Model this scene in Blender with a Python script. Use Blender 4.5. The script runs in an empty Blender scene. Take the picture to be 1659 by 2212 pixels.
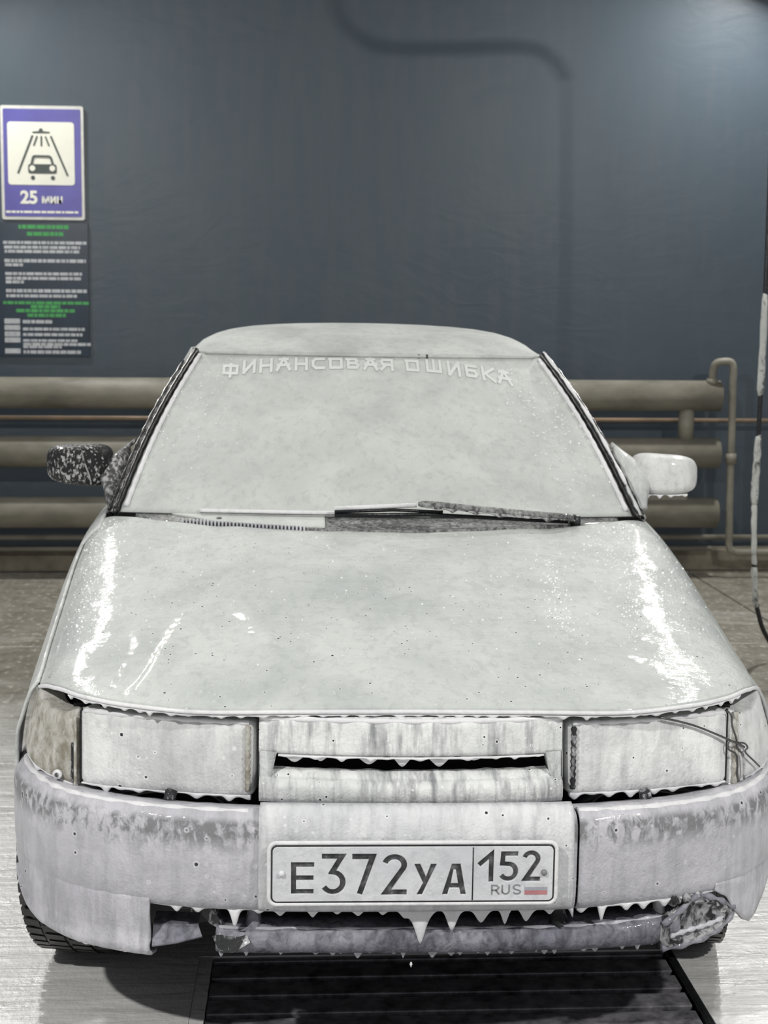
import bpy, bmesh, math, random
from mathutils import Vector, Matrix
random.seed(7)
R = math.radians
scene = bpy.context.scene
col = scene.collection

# ---------------------------------------------------------------- camera, world, lights, exposure
# bay frame: x across the bay, y along the car towards the back wall, z up; origin below the number plate
YAW, PITCH, ROLL, CAM_H = 3.2, 6.75, 0.4, 1.37
cam_d = bpy.data.cameras.new('camera'); cam = bpy.data.objects.new('camera', cam_d); col.objects.link(cam)
cam_d.sensor_fit = 'VERTICAL'; cam_d.sensor_height = 24.0; cam_d.lens = 3200.0/2212.0*24.0
cam_d.clip_start = 0.05
y_, p_, r_ = R(YAW), R(PITCH), R(ROLL)
fw = Vector((math.sin(y_)*math.cos(p_), math.cos(y_)*math.cos(p_), -math.sin(p_)))
rt0 = Vector((math.cos(y_), -math.sin(y_), 0)); up0 = rt0.cross(fw)
rt = rt0*math.cos(r_) + up0*math.sin(r_); up = -rt0*math.sin(r_) + up0*math.cos(r_)
cam.matrix_world = Matrix(((rt.x, up.x, -fw.x, -0.2032), (rt.y, up.y, -fw.y, -2.6382), (rt.z, up.z, -fw.z, CAM_H), (0, 0, 0, 1)))
cam_d.dof.use_dof = True; cam_d.dof.focus_distance = 2.95; cam_d.dof.aperture_fstop = 5.0
scene.camera = cam

world = bpy.data.worlds.new('world'); scene.world = world; world.use_nodes = True
world.node_tree.nodes['Background'].inputs[0].default_value = (0.94, 0.94, 1.0, 1)
world.node_tree.nodes['Background'].inputs[1].default_value = 0.27
vs = scene.view_settings
vs.view_transform = 'Standard'; vs.look = 'None'; vs.gamma = 1.0; vs.use_curve_mapping = False; vs.exposure = 0.0
# lamps of the bay (their housings are built further down at the same places): x, y, z, watts, size
LAMPS = [(-1.95, 3.3, 3.62, 32, .15), (2.2, 3.3, 3.62, 32, .15), (-2.3, 5.45, 3.62, 80, .15), (2.5, 5.52, 3.62, 92, .15),
         (-2.6, -2.4, 3.62, 135, .15), (2.62, -2.4, 3.62, 135, .22)]
AIMS = [(-.8, .6, 0), (.8, .6, 0), (-1.0, 2.6, 0), (1.2, 3.2, 0), (-.2, .3, .3), (.2, .3, .3)]
for (x, y, z, wt, sz), aim in zip(LAMPS, AIMS):
    ld = bpy.data.lights.new('lamp_light', 'AREA'); ld.shape = 'RECTANGLE'; ld.size = sz; ld.size_y = sz*.8; ld.energy = wt
    ld.color = (1.0, .985, .95)
    lo = bpy.data.objects.new('lamp_light', ld); col.objects.link(lo); lo.location = (x, y, z)
    lo.rotation_euler = (Vector(aim) - Vector((x, y, z))).to_track_quat('-Z', 'Y').to_euler()

# ---------------------------------------------------------------- materials
class NT:
    def __init__(s, name):
        s.m = bpy.data.materials.new(name); s.m.use_nodes = True; s.t = s.m.node_tree; s.n = s.t.nodes; s.b = s.n['Principled BSDF']
        s.co = s.n.new('ShaderNodeTexCoord').outputs['Object']
    def link(s, a, b): s.t.links.new(a, b)
    def mapping(s, sc, rot=(0, 0, 0)):
        m = s.n.new('ShaderNodeMapping'); s.link(s.co, m.inputs[0]); m.inputs['Scale'].default_value = sc; m.inputs['Rotation'].default_value = rot
        return m.outputs[0]
    def noise(s, sc, v=None, detail=5, rough=.55, dist=0):
        n = s.n.new('ShaderNodeTexNoise'); n.inputs['Scale'].default_value = sc; n.inputs['Detail'].default_value = detail
        n.inputs['Roughness'].default_value = rough; n.inputs['Distortion'].default_value = dist
        s.link(v if v is not None else s.co, n.inputs['Vector']); return n.outputs['Fac']
    def voro(s, sc, v=None):
        n = s.n.new('ShaderNodeTexVoronoi'); n.inputs['Scale'].default_value = sc; s.link(v if v is not None else s.co, n.inputs['Vector'])
        return n.outputs['Distance'], n.outputs['Color']
    def ramp(s, f, *stops):
        r = s.n.new('ShaderNodeValToRGB'); e = r.color_ramp.elements
        for i, (p, c) in enumerate(stops):
            q = e[i] if i < 2 else e.new(p)
            q.position = p; q.color = (*c, 1) if len(c) == 3 else c
        s.link(f, r.inputs[0]); return r.outputs[0]
    def g(s, f, a, b):                                  # 0..1 between a and b
        m = s.n.new('ShaderNodeMapRange'); m.inputs[1].default_value = a; m.inputs[2].default_value = b; s.link(f, m.inputs[0]); return m.outputs[0]
    def math(s, op, a, b=None):
        m = s.n.new('ShaderNodeMath'); m.operation = op
        for i, q in enumerate((a, b)):
            if q is None: continue
            if isinstance(q, (int, float)): m.inputs[i].default_value = q
            else: s.link(q, m.inputs[i])
        return m.outputs[0]
    def mix(s, f, a, b, mode='MIX'):
        m = s.n.new('ShaderNodeMix'); m.data_type = 'RGBA'; m.blend_type = mode
        for sock, q in ((m.inputs[0], f), (m.inputs[6], a), (m.inputs[7], b)):
            if isinstance(q, (int, float)): sock.default_value = q
            elif isinstance(q, tuple): sock.default_value = (*q, 1)
            else: s.link(q, sock)
        return m.outputs[2]
    def bump(s, h, st, d=.01, prev=None):
        b = s.n.new('ShaderNodeBump'); b.inputs['Strength'].default_value = st; b.inputs['Distance'].default_value = d
        s.link(h, b.inputs['Height'])
        if prev is not None: s.link(prev, b.inputs['Normal'])
        return b.outputs[0]
    def sep(s, v=None):
        n = s.n.new('ShaderNodeSeparateXYZ'); s.link(v if v is not None else s.co, n.inputs[0]); return n.outputs
    def out(s, color=None, rough=None, normal=None, **kw):
        for sock, q in (('Base Color', color), ('Roughness', rough)):
            if q is None: continue
            if isinstance(q, tuple): s.b.inputs[sock].default_value = (*q, 1)
            elif isinstance(q, (int, float)): s.b.inputs[sock].default_value = q
            else: s.link(q, s.b.inputs[sock])
        if normal is not None: s.link(normal, s.b.inputs['Normal'])
        for k, q in kw.items(): s.b.inputs[k.replace('_', ' ')].default_value = q
        return s.m

def foam(name, white=(.74, .765, .74), thin=(.56, .585, .575), under=(.10, .105, .12), bare=0.0, streak=0.0, pits=0.0, spec=.22, pit_scale=26, fine=1.0, thinpos=(.34, .62), band=None, bscale=60, coat=.30, soft=.10):
    """soap foam on paint: thick and thin places, running streaks, burst bubbles; wet surface"""
    s = NT(name)
    big = s.noise(5.5, s.mapping((1, .8, 1)), 6, .6, .3)
    c = s.mix(s.g(big, *thinpos), thin, white)
    fx = s.noise(46, s.mapping((1, .7, .8)), 4, .6, .4)
    c = s.mix(s.math('MULTIPLY', s.g(fx, .50, .34), .30), c, tuple(q*.72 for q in thin))
    if streak:
        st = s.noise(1, s.mapping((34, 10, 4.5)), 5, .6, .25)
        st2 = s.noise(1, s.mapping((95, 30, 16)), 4, .6, .2)
        f = s.math('ADD', s.math('MULTIPLY', st, .68), s.math('MULTIPLY', st2, .32))
        gap = s.math('MULTIPLY', s.g(f, .54, .36), streak)
        c = s.mix(gap, c, (under[0]+.12, under[1]+.12, under[2]+.13))
    if bare:
        b1 = s.noise(bscale, s.mapping((1, 1, .6)), 5, .6, .5); b2 = s.noise(6, s.mapping((1, 1, 1)), 3, .5)
        m = s.math('ADD', s.math('MULTIPLY', b1, .66), s.math('MULTIPLY', b2, .34))
        cut = .34+.30*bare
        bm = s.g(m, cut+soft*.5, cut-soft*.5)
        if band:                                        # the film is torn mostly between these heights
            z = s.sep()[2]
            bm = s.math('MULTIPLY', bm, s.math('MULTIPLY', s.g(z, band[0], band[1]), s.g(z, band[3], band[2])))
        c = s.mix(bm, c, under)
    if pits:
        d, cc = s.voro(pit_scale*2.3)
        r = s.sep(cc)
        clus = s.noise(4.0, None, 2)
        sel = s.math('GREATER_THAN', s.math('ADD', r[0], s.math('MULTIPLY', clus, .5)), 1.20-.32*pits)
        rad = s.math('MULTIPLY', s.math('MULTIPLY', r[1], r[1]), .21)
        dd = s.math('SUBTRACT', d, rad)
        ring = s.math('MULTIPLY', s.math('MULTIPLY', s.g(dd, .19, .11), s.math('GREATER_THAN', r[1], .30)), sel)
        c = s.mix(s.math('MULTIPLY', ring, .6), c, tuple(min(.9, q*1.12) for q in white))
        c = s.mix(s.math('MULTIPLY', s.g(dd, .05, -.03), sel), c, (.03, .032, .036))
    h1 = s.noise(13, s.mapping((1, .7, 1)), 5, .6, .6)
    h2 = s.noise(70, s.mapping((1, .55, .8)), 4, .6, .3)
    h3, _ = s.voro(165, s.mapping((1, .8, 1)))
    n = s.bump(h1, .22, .02)
    n = s.bump(h2, .42*fine, .006, n)
    n = s.bump(h3, .18*fine, .003, n)
    rip = s.noise(30, s.mapping((.5, 2.3, 1.2)), 3, .60, .5)
    cn = s.bump(rip, .55*fine, .0032, s.bump(h1, .05, .02))
    s.link(cn, s.b.inputs['Coat Normal'])
    return s.out(c, .62, n, Specular_IOR_Level=spec, Coat_Weight=coat, Coat_Roughness=.045)

FOAM = foam('foam_thick', pits=.35)
FOAM_HOOD = foam('foam_hood', pits=1.0, pit_scale=36, white=(.575, .60, .575), thin=(.45, .475, .465), coat=.5)
FOAM_GLASS = foam('foam_on_glass', white=(.58, .61, .58), thin=(.48, .505, .48), fine=.4, coat=.12)
FOAM_ROOF = foam('foam_roof', white=(.54, .56, .535), thin=(.40, .42, .405), fine=.6, coat=.15)
FOAM_LAMP = foam('foam_on_lamp', streak=.35, pits=.8, thin=(.58, .59, .59), under=(.16, .165, .17), white=(.86, .87, .86))
FOAM_GRILLE = foam('foam_on_grille', streak=.9, pits=1.1, pit_scale=38, under=(.09, .095, .10), thin=(.62, .64, .63), white=(.82, .83, .82))
FOAM_BUMP = foam('foam_on_bumper', streak=.55, bare=.60, band=(.415, .45, .475, .487), pits=.6, pit_scale=24, under=(.22, .22, .23), white=(.60, .595, .635), thin=(.45, .446, .485), coat=.4)
FOAM_VAL = foam('foam_on_valance', streak=.65, pits=.3, under=(.18, .18, .19), white=(.62, .615, .655), thin=(.46, .455, .495))
FOAM_CORNER = foam('foam_on_corner_lamp', white=(.68, .67, .64), thin=(.46, .45, .40), streak=.2, bare=.50, soft=.2, under=(.26, .24, .19))
FOAM_DRIP = foam('foam_drip', white=(.80, .80, .81), thin=(.70, .70, .72), fine=.5)
FOAM_DIRTY = foam('foam_over_black_plastic', bare=.62, under=(.022, .023, .025), white=(.50, .50, .51), thin=(.34, .34, .36))
FOAM_SPECK = foam('foam_specks_on_black', bare=.74, bscale=125, under=(.014, .014, .015), white=(.62, .61, .60), thin=(.40, .40, .40), fine=1.6, soft=.06)
FOAM_MESH = foam('foam_film_on_mount', bare=.52, bscale=85, under=(.08, .08, .082), white=(.52, .52, .52), thin=(.36, .36, .36), fine=2.0)
FOAM_COWL = foam('foam_on_cowl', bare=.60, bscale=90, under=(.07, .073, .072), white=(.42, .43, .42), thin=(.28, .285, .28), fine=1.6, soft=.2)
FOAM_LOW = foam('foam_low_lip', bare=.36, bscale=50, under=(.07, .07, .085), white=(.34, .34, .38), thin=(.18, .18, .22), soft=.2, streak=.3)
FOAM_SIDE = foam('foam_on_side', streak=.4, under=(.2, .2, .21), white=(.66, .68, .66), thin=(.48, .50, .49))

def plain(name, c, rough=.5, metal=0.0, ns=0.0, nscale=30, bump=0.0, **kw):
    s = NT(name)
    colr = c; nm = None
    if ns:
        f = s.noise(nscale, None, 5, .6)
        colr = s.mix(s.g(f, .3, .7), tuple(max(0, q*(1-ns)) for q in c), tuple(min(1, q*(1+ns)) for q in c))
    if bump: nm = s.bump(s.noise(nscale*2.5, None, 4), bump, .004)
    return s.out(colr, rough, nm, Metallic=metal, **kw)
BLACK = plain('black_cavity', (.006, .0065, .007), .6, ns=.3)  # near-black colour stands in for the shade inside gaps and hollows
SEAL = plain('wet_black_rubber', (.012, .013, .014), .22, ns=.4, nscale=60, bump=.4)
RUBBER = plain('tyre_rubber', (.022, .022, .021), .38, ns=.4, nscale=40, bump=.3)
DARKPL = plain('dark_plastic', (.03, .034, .035), .4, ns=.4)
GLASS = plain('dark_side_glass', (.035, .045, .075), .06, ns=.2)
STEEL = plain('rusty_steel', (.13, .12, .105), .55, .3, ns=.45, nscale=22, bump=.3)
WIRE = plain('steel_wire', (.12, .12, .12), .3, .7, ns=.2)
CHROME = plain('rim_metal', (.3, .3, .31), .35, .8, ns=.2)

# painted register pipes, beige with grime
s = NT('beige_pipe_paint')
f = s.noise(3.0, s.mapping((1, 2, 2)), 6, .65, .3)
PIPE = s.out(s.ramp(f, (.28, (.13, .122, .095)), (.52, (.215, .203, .165)), (.72, (.275, .26, .21))), .55, s.bump(s.noise(45, None, 4), .2, .004))
s = NT('copper_toned_pipe')
PIPE2 = s.out(s.ramp(s.noise(4, None, 4), (.35, (.25, .20, .15)), (.65, (.42, .30, .20))), .4, None, Metallic=.3)

# wall: dark slate vinyl, faint creases and water marks
s = NT('slate_wall_sheet')
a = s.noise(1.1, s.mapping((1, 1, .55)), 5, .6, .5); b = s.noise(7, s.mapping((2.2, 1, .35)), 5, .6)
c = s.mix(s.g(a, .3, .7), (.040, .060, .081), (.054, .074, .092))
c = s.mix(s.math('MULTIPLY', s.g(b, .45, .75), .35), c, (.070, .080, .095))
cr = s.noise(2.3, s.mapping((1.2, 1, 2.6)), 7, .6, 1.6)
n = s.bump(cr, .05, .05); n = s.bump(s.noise(160, None, 2), .04, .002, n)
WALL = s.out(c, .40, n, Specular_IOR_Level=.5)

# floor slabs: worn tan concrete, wet, covered by spilled foam around the car
s = NT('wet_concrete_with_foam')
g1 = s.noise(9, None, 6, .6); sp = s.noise(34, s.mapping((1, .6, 1)), 3, .6)
base = s.ramp(g1, (.3, (.17, .155, .125)), (.7, (.29, .27, .225)))
base = s.mix(s.math('MULTIPLY', s.g(sp, .56, .70), .75), base, (.60, .58, .50))
xyz = s.sep()
fl = s.noise(2.0, s.mapping((.8, 1.4, 1)), 6, .62, .6)
cov = s.math('ADD', fl, s.g(xyz[1], 3.2, .8))
cov = s.math('SUBTRACT', cov, .42)
lines = s.noise(1, s.mapping((3.0, 26, 1)), 6, .62, .5)
fo = s.mix(s.g(lines, .36, .62), (.58, .58, .56), (.76, .76, .75))
c = s.mix(s.g(cov, .10, .78), base, fo)
n = s.bump(s.noise(60, s.mapping((1, .7, 1)), 4), .35, .006); n = s.bump(lines, .25, .02, n)
FLOOR = s.out(c, s.ramp(s.noise(8, None, 4), (.3, (.22,)*3), (.7, (.5,)*3)), n)
KERB = plain('kerb_concrete', (.20, .18, .135), .7, ns=.35, nscale=9, bump=.3)
GRATE = plain('wet_grate_steel', (.20, .195, .21), .35, .2, ns=.7, nscale=26, bump=.4)
CEIL = plain('ceiling_sheet', (.42, .43, .44), .6, ns=.1, nscale=3)

# ---------------------------------------------------------------- mesh helpers
def mesh_obj(name, verts, faces, mat, parent=None, smooth=True, sub=0, solid=0.0, mats=None):
    me = bpy.data.meshes.new(name); me.from_pydata([tuple(v) for v in verts], [], faces); me.update()
    if smooth: me.polygons.foreach_set('use_smooth', [True]*len(me.polygons))
    me.materials.append(mat)
    o = bpy.data.objects.new(name, me); col.objects.link(o)
    if parent is not None: o.parent = parent
    if solid:
        md = o.modifiers.new('shell', 'SOLIDIFY'); md.thickness = solid; md.offset = -1
    if sub:
        md = o.modifiers.new('sub', 'SUBSURF'); md.levels = sub; md.render_levels = sub
    return o
class MB:
    def __init__(s): s.v = []; s.f = []
    def add(s, vs, fs):
        k = len(s.v); s.v += [Vector(q) for q in vs]; s.f += [tuple(i+k for i in f) for f in fs]; return s
    def box(s, a, b, bev=0.0):
        (x0, y0, z0), (x1, y1, z1) = a, b
        if bev:
            bm = bmesh.new(); bmesh.ops.create_cube(bm, size=1)
            for v in bm.verts: v.co = Vector(((x0+x1)/2+v.co.x*(x1-x0), (y0+y1)/2+v.co.y*(y1-y0), (z0+z1)/2+v.co.z*(z1-z0)))
            bmesh.ops.bevel(bm, geom=bm.edges[:], offset=bev, segments=2, affect='EDGES', profile=.5)
            bm.verts.index_update()
            r = s.add([v.co.copy() for v in bm.verts], [tuple(v.index for v in f.verts) for f in bm.faces]); bm.free(); return r
        return s.add([(x0, y0, z0), (x1, y0, z0), (x1, y1, z0), (x0, y1, z0), (x0, y0, z1), (x1, y0, z1), (x1, y1, z1), (x0, y1, z1)],
                     [(3, 2, 1, 0), (4, 5, 6, 7), (0, 1, 5, 4), (1, 2, 6, 5), (2, 3, 7, 6), (3, 0, 4, 7)])
    def tube(s, pts, rad, n=10, cap=True):
        pts = [Vector(p) for p in pts]; N = len(pts); k = len(s.v)
        rr = rad if isinstance(rad, (list, tuple)) else [rad]*N
        t = (pts[1]-pts[0]).normalized(); ref = Vector((0, 0, 1)) if abs(t.z) < .9 else Vector((1, 0, 0))
        nrm = t.cross(ref).normalized()
        for i, p in enumerate(pts):
            t = (pts[min(i+1, N-1)]-pts[max(i-1, 0)]).normalized()
            nrm = (nrm - t*nrm.dot(t)).normalized(); b = t.cross(nrm)
            for j in range(n):
                a = 2*math.pi*j/n; s.v.append(p+(nrm*math.cos(a)+b*math.sin(a))*rr[i])
        for i in range(N-1):
            for j in range(n):
                s.f.append((k+i*n+j, k+i*n+(j+1) % n, k+(i+1)*n+(j+1) % n, k+(i+1)*n+j))
        if cap:
            s.f.append(tuple(k+j for j in range(n))[::-1]); s.f.append(tuple(k+(N-1)*n+j for j in range(n)))
        return s
    def grid(s, fn, us, vs):
        k = len(s.v); m = len(vs)
        for a in us:
            for b in vs: s.v.append(Vector(fn(a, b)))
        for i in range(len(us)-1):
            for j in range(m-1):
                s.f.append((k+i*m+j, k+(i+1)*m+j, k+(i+1)*m+j+1, k+i*m+j+1))
        return s
    def poly_prism(s, pts, y0, y1):                     # polygon in x,z extruded along y
        n = len(pts)
        return s.add([(p[0], y0, p[1]) for p in pts]+[(p[0], y1, p[1]) for p in pts],
                     [tuple(range(n)), tuple(range(2*n-1, n-1, -1))]+[(i, i+n, (i+1) % n+n, (i+1) % n) for i in range(n)])
    def obj(s, name, mat, parent=None, **kw): return mesh_obj(name, s.v, s.f, mat, parent, **kw)
def lin(a, b, n): return [a+(b-a)*i/(n-1) for i in range(n)]
def interp(x, tab):
    if x <= tab[0][0]: return tab[0][1]
    for (a, p), (b, q) in zip(tab, tab[1:]):
        if x <= b:
            t = (x-a)/(b-a); return p+(q-p)*t
    return tab[-1][1]
def cr1(p0, p1, p2, p3, t):
    return .5*((2*p1)+(p2-p0)*t+(2*p0-5*p1+4*p2-p3)*t*t+(-p0+3*p1-3*p2+p3)*t*t*t)
def crv(P, x):
    """Catmull-Rom through the list of Vectors at parameter x (index)"""
    n = len(P)-1; i = max(0, min(n-1, int(math.floor(x)))); t = x-i
    a = P[i-1] if i > 0 else P[0]*2-P[1]; d = P[i+2] if i+2 <= n else P[n]*2-P[n-1]
    return cr1(a, P[i], P[i+1], d, t)
def smooth_path(pts, n):
    P = [Vector(p) for p in pts]; return [crv(P, i*(len(P)-1)/(n-1)) for i in range(n)]
def sstep(x, a, b):
    t = max(0, min(1, (x-a)/(b-a))); return t*t*(3-2*t)
def tag(o, label=None, cat=None, group=None, kind=None):
    for k, v in (('label', label), ('category', cat), ('group', group), ('kind', kind)):
        if v: o[k] = v
    return o
def empty(name, loc=(0, 0, 0), parent=None):
    o = bpy.data.objects.new(name, None); o.location = loc; o.empty_display_size = .1; col.objects.link(o)
    if parent is not None: o.parent = parent
    return o

# ---------------------------------------------------------------- the setting
WALL_Y = 6.05
wall = MB().box((-6.2, WALL_Y, -.02), (6.2, WALL_Y+.15, 4.0)).obj('wall_back', WALL, smooth=False)
tag(wall, 'dark slate blue sheeted wall behind the car', kind='structure')
ceil = MB().box((-6.2, -8.0, 4.0), (6.2, WALL_Y+.15, 4.1)).obj('ceiling', CEIL, smooth=False); tag(ceil, 'pale ceiling above the wash bay', kind='structure')
kerb = MB().box((-6.2, 5.95, 0), (6.2, WALL_Y, .135), .012).obj('trim_1', KERB, smooth=False); tag(kerb, 'low dirty concrete kerb at the foot of the wall', kind='structure')
# floor: a bed with slabs on it, one slab with the drain opening
GX0, GX1, GY0, GY1 = -.43, .63, -.37, .53
floor = MB().box((-6.2, -8.0, -.5), (6.2, WALL_Y, -.45)).obj('floor', KERB, smooth=False); tag(floor, 'wet concrete floor of the wash bay with foam', kind='structure')
xs, ys = [-6.2, -2.08, 2.08, 6.2], [-8.0, -1.4, 3.86, 5.95]
def slab(x0, x1, y0, y1):
    g = .006; return (x0+g, y0+g, -.45), (x1-g, y1-g, 0)
for i in range(3):
    for j in range(3):
        a, b = slab(xs[i], xs[i+1], ys[j], ys[j+1])
        m = MB()
        if i == 1 and j == 1:
            m.box(a, (GX0, b[1], 0)).box((GX1, a[1], -.45), b).box((GX0, a[1], -.45), (GX1, GY0, 0)).box((GX0, GY1, -.45), (GX1, b[1], 0))
        else: m.box(a, b, .004)
        m.obj('floor_slab', FLOOR, floor, smooth=False)
pit = MB().box((GX0, GY0, -.45), (GX1, GY1, -.40)).obj('drain_pit', BLACK, floor, smooth=False)
# drain grate
grate = empty('drain_grate', ((GX0+GX1)/2, (GY0+GY1)/2, -.45))
tag(grate, 'steel slatted drain grate in the floor under the bumper', 'drain grate')
gc = Vector(((GX0+GX1)/2, (GY0+GY1)/2, -.45))
def gbox(name, a, b, bev=.003, mat=None):
    m = MB().box(a, b, bev)
    m.v = [v-gc for v in m.v]; return m.obj(name, mat or GRATE, grate, smooth=False)
gbox('frame_strip', (GX0+.0005, GY0+.001, -.40), (GX0+.03, GY1-.001, -.001), .0005, mat=FLOOR)
gbox('frame_strip', (GX1-.018, GY0+.002, -.40), (GX1-.002, GY1-.002, .006), mat=SEAL)  # black strip stands in for the shaded gap between grate frame and floor
for k in range(11):
    yy = GY0+.03+k*.085
    gbox('slat', (GX0+.032, yy, -.035), (GX1-.022, yy+.064, -.004))

# ---------------------------------------------------------------- heating register along the wall
reg = empty('heating_register', (0, 5.75, 0)); tag(reg, 'beige heating register of three thick wall pipes behind the car', 'radiator')
def rp(name, pts, rad, mat=PIPE, n=20):
    m = MB().tube([(p[0], p[1]-5.75, p[2]) for p in pts], rad, n); return m.obj(name, mat, reg)
for z in (1.045, .716, .372):
    rp('register_pipe', [(-3.4, 5.76, z), (2.19, 5.76, z)], .088, n=28)
    rp('end_cap', [(2.185, 5.76, z), (2.20, 5.76, z)], [.088, .06], n=28)
rp('connector', [(2.0, 5.76, .98), (2.0, 5.76, .78)], .045); MB().box((1.52, -.03, .40), (2.015, .05, .69), .015).obj('connector', PIPE, reg, smooth=False)
for x in (-2.9, -.9, 1.2): MB().box((x, .02, .12), (x+.05, .29, 1.08)).obj('wall_bracket', STEEL, reg, smooth=False)
elb = smooth_path([(2.136, 5.73, 1.12), (2.136, 5.72, 1.19), (2.15, 5.71, 1.232), (2.19, 5.70, 1.243), (2.232, 5.70, 1.238), (2.247, 5.70, 1.20), (2.247, 5.70, 1.1)], 24)
rp('riser_pipe', elb+[(2.25, 5.70, .8), (2.252, 5.70, .4), (2.256, 5.70, .20), (2.262, 5.70, .165), (2.30, 5.70, .148), (2.5, 5.70, .146), (3.2, 5.70, .146)], .0215, n=14)
rp('valve', [(2.136, 5.73, 1.11), (2.136, 5.73, 1.145)], .032)
rp('valve', [(2.250, 5.70, .72), (2.250, 5.70, .66)], .031)
feed = reg
for z, r in ((.898, .013), (.212, .016)):
    MB().tube([(-3.4, .13, z), (3.2, .13, z)], r, 12).obj('thin_pipe', PIPE2 if z > .5 else PIPE, feed)
MB().tube([(-3.4, .11, .148), (2.2, .11, .148)], .014, 12).obj('thin_pipe', PIPE, feed)
for x in (-2.6, -.6, 1.45, 2.75): MB().box((x, .11, .19), (x+.03, .295, .93)).obj('pipe_clip', STEEL, feed, smooth=False)

# ---------------------------------------------------------------- wall signs
SIGN_BLUE = plain('sign_blue', (.085, .075, .33), .35, ns=.12, nscale=6)
SIGN_WHITE = plain('sign_white', (.78, .78, .68), .4, ns=.05, nscale=6)
SIGN_RIM = plain('sign_rim', (.62, .62, .58), .4, ns=.1)
INK = plain('sign_ink', (.045, .06, .055), .4, ns=.2)
POSTER = plain('poster_navy', (.012, .026, .045), .3, ns=.25, nscale=5)
GREEN = plain('poster_green', (.06, .33, .09), .5, ns=.15)
GREYTX = plain('poster_grey_text', (.46, .48, .50), .5, ns=.2)
def rrect(x0, x1, z0, z1, r, n=5):
    P = []
    for cx, cz, a0 in ((x1-r, z1-r, 0), (x0+r, z1-r, 90), (x0+r, z0+r, 180), (x1-r, z0+r, 270)):
        for i in range(n+1):
            a = R(a0+90*i/n); P.append((cx+r*math.cos(a), cz+r*math.sin(a)))
    return P
sg = empty('car_wash_sign', (-1.672, WALL_Y, 2.335)); tag(sg, 'blue and white sign with a car under a shower on wall', 'sign')
SX, SZ = -1.672, 2.335
def sprism(name, pts, d0, d1, mat, par=sg, ox=SX, oz=SZ):
    m = MB().poly_prism([(x-ox, z-oz) for x, z in pts][::-1], -d1, -d0); return m.obj(name, mat, par, smooth=False)
sprism('sign_rim', rrect(-1.905, -1.440, 2.018, 2.652, .012), 0, .016, SIGN_RIM)
sprism('sign_board', rrect(-1.889, -1.456, 2.036, 2.634, .008), .016, .018, SIGN_BLUE)
sprism('white_panel', rrect(-1.866, -1.492, 2.212, 2.562, .018), .018, .020, SIGN_WHITE)
CXs = -1.679
def pic(x, z): return (CXs+x, 2.212+z)
def seg(a, b, w):
    a, b = Vector(a), Vector(b); d = (b-a).normalized(); n = Vector((-d.y, d.x))*w/2
    return [tuple(a+n), tuple(b+n), tuple(b-n), tuple(a-n)]
IK = dict(mat=INK, d0=.020, d1=.022)
sprism('shower_head', [pic(-.046, .288), pic(.05, .288), pic(.05, .296), pic(.014, .299), pic(.009, .314), pic(-.006, .314), pic(-.011, .299), pic(-.046, .296)], **IK)
sprism('water_jet', seg(pic(-.046, .275), pic(-.131, .064), .011), **IK); sprism('water_jet', seg(pic(.056, .272), pic(.148, .052), .011), **IK)
for a, b in (((-.020, .272), (-.040, .218)), ((.003, .272), (.003, .216)), ((.026, .270), (.046, .216))): sprism('water_jet', seg(pic(*a), pic(*b), .009), **IK)
# car pictogram: roof band, body with lamps, feet
roofo = [(-.062, .112), (-.050, .158), (-.038, .166), (.048, .165), (.060, .156), (.072, .112)]
roofi = [(-.048, .116), (-.040, .150), (-.032, .155), (.042, .154), (.049, .149), (.058, .116)]
m = MB(); k = len(roofo)
P = [pic(*q) for q in roofo]+[pic(*q) for q in roofi]
m.add([(x-SX, -.022, z-SZ) for x, z in P], [(i, i+1, i+1+k, i+k) for i in range(k-1)])
m.obj('car_roof_outline', INK, sg, smooth=False, solid=.002)
sprism('car_body', rrect(CXs-.074, CXs+.086, 2.212+.064, 2.212+.116, .012), **IK)
for sx in (-.050, .062):
    sprism('car_lamp', [(CXs+sx+.016*math.cos(i*math.pi/8), 2.212+.093+.016*math.sin(i*math.pi/8)) for i in range(16)], .022, .0225, SIGN_WHITE)
for sx in (-.048, .064):
    sprism('car_wheel', [(CXs+sx+.012*math.cos(i*math.pi/6), 2.212+.040+.012*math.sin(i*math.pi/6)) for i in range(12)], **IK)
def text_obj(name, body, size, x, z, yoff, mat, par, bold=0.0, sx=1.0):
    cu = bpy.data.curves.new(name, 'FONT'); cu.body = body; cu.size = size; cu.extrude = .0006; cu.offset = bold
    t = bpy.data.objects.new(name+'_tmp', cu); col.objects.link(t); bpy.context.view_layer.update()
    me = bpy.data.meshes.new_from_object(t.evaluated_get(bpy.context.evaluated_depsgraph_get())); bpy.data.objects.remove(t)
    me.transform(Matrix.Rotation(R(90), 4, 'X')); me.transform(Matrix.Scale(sx, 4, (1, 0, 0))); me.transform(Matrix.Translation((x, yoff, z)))
    me.materials.clear(); me.materials.append(mat)
    o = bpy.data.objects.new(name, me); col.objects.link(o); o.parent = par; return o
text_obj('sign_digits', '25', .098, -1.800-SX, 2.110-SZ, -.019, SIGN_WHITE, sg, .0035)
text_obj('sign_word', 'мин', .066, -1.682-SX, 2.112-SZ, -.019, SIGN_WHITE, sg, .002, .95)
def text_line(name, x0, x1, z, h, mat, par, ox, oz, d, words=5):
    """a line of print too blurred to read: a row of word-long bars"""
    m = MB(); random.seed(int(z*1000)); x = x0
    while x < x1-.004:
        w = random.uniform(.012, .05); e = min(x+w, x1)
        m.box((x-ox, -d-.0008, z-h/2-oz), (e-ox, -d, z+h/2-oz)); x = e+.005
    o = m.obj(name, mat, par, smooth=False); tag(o, kind='stuff'); return o
text_line('small_print', -1.882, -1.474, 2.061, .012, SIGN_WHITE, sg, SX, SZ, .018)
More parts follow.
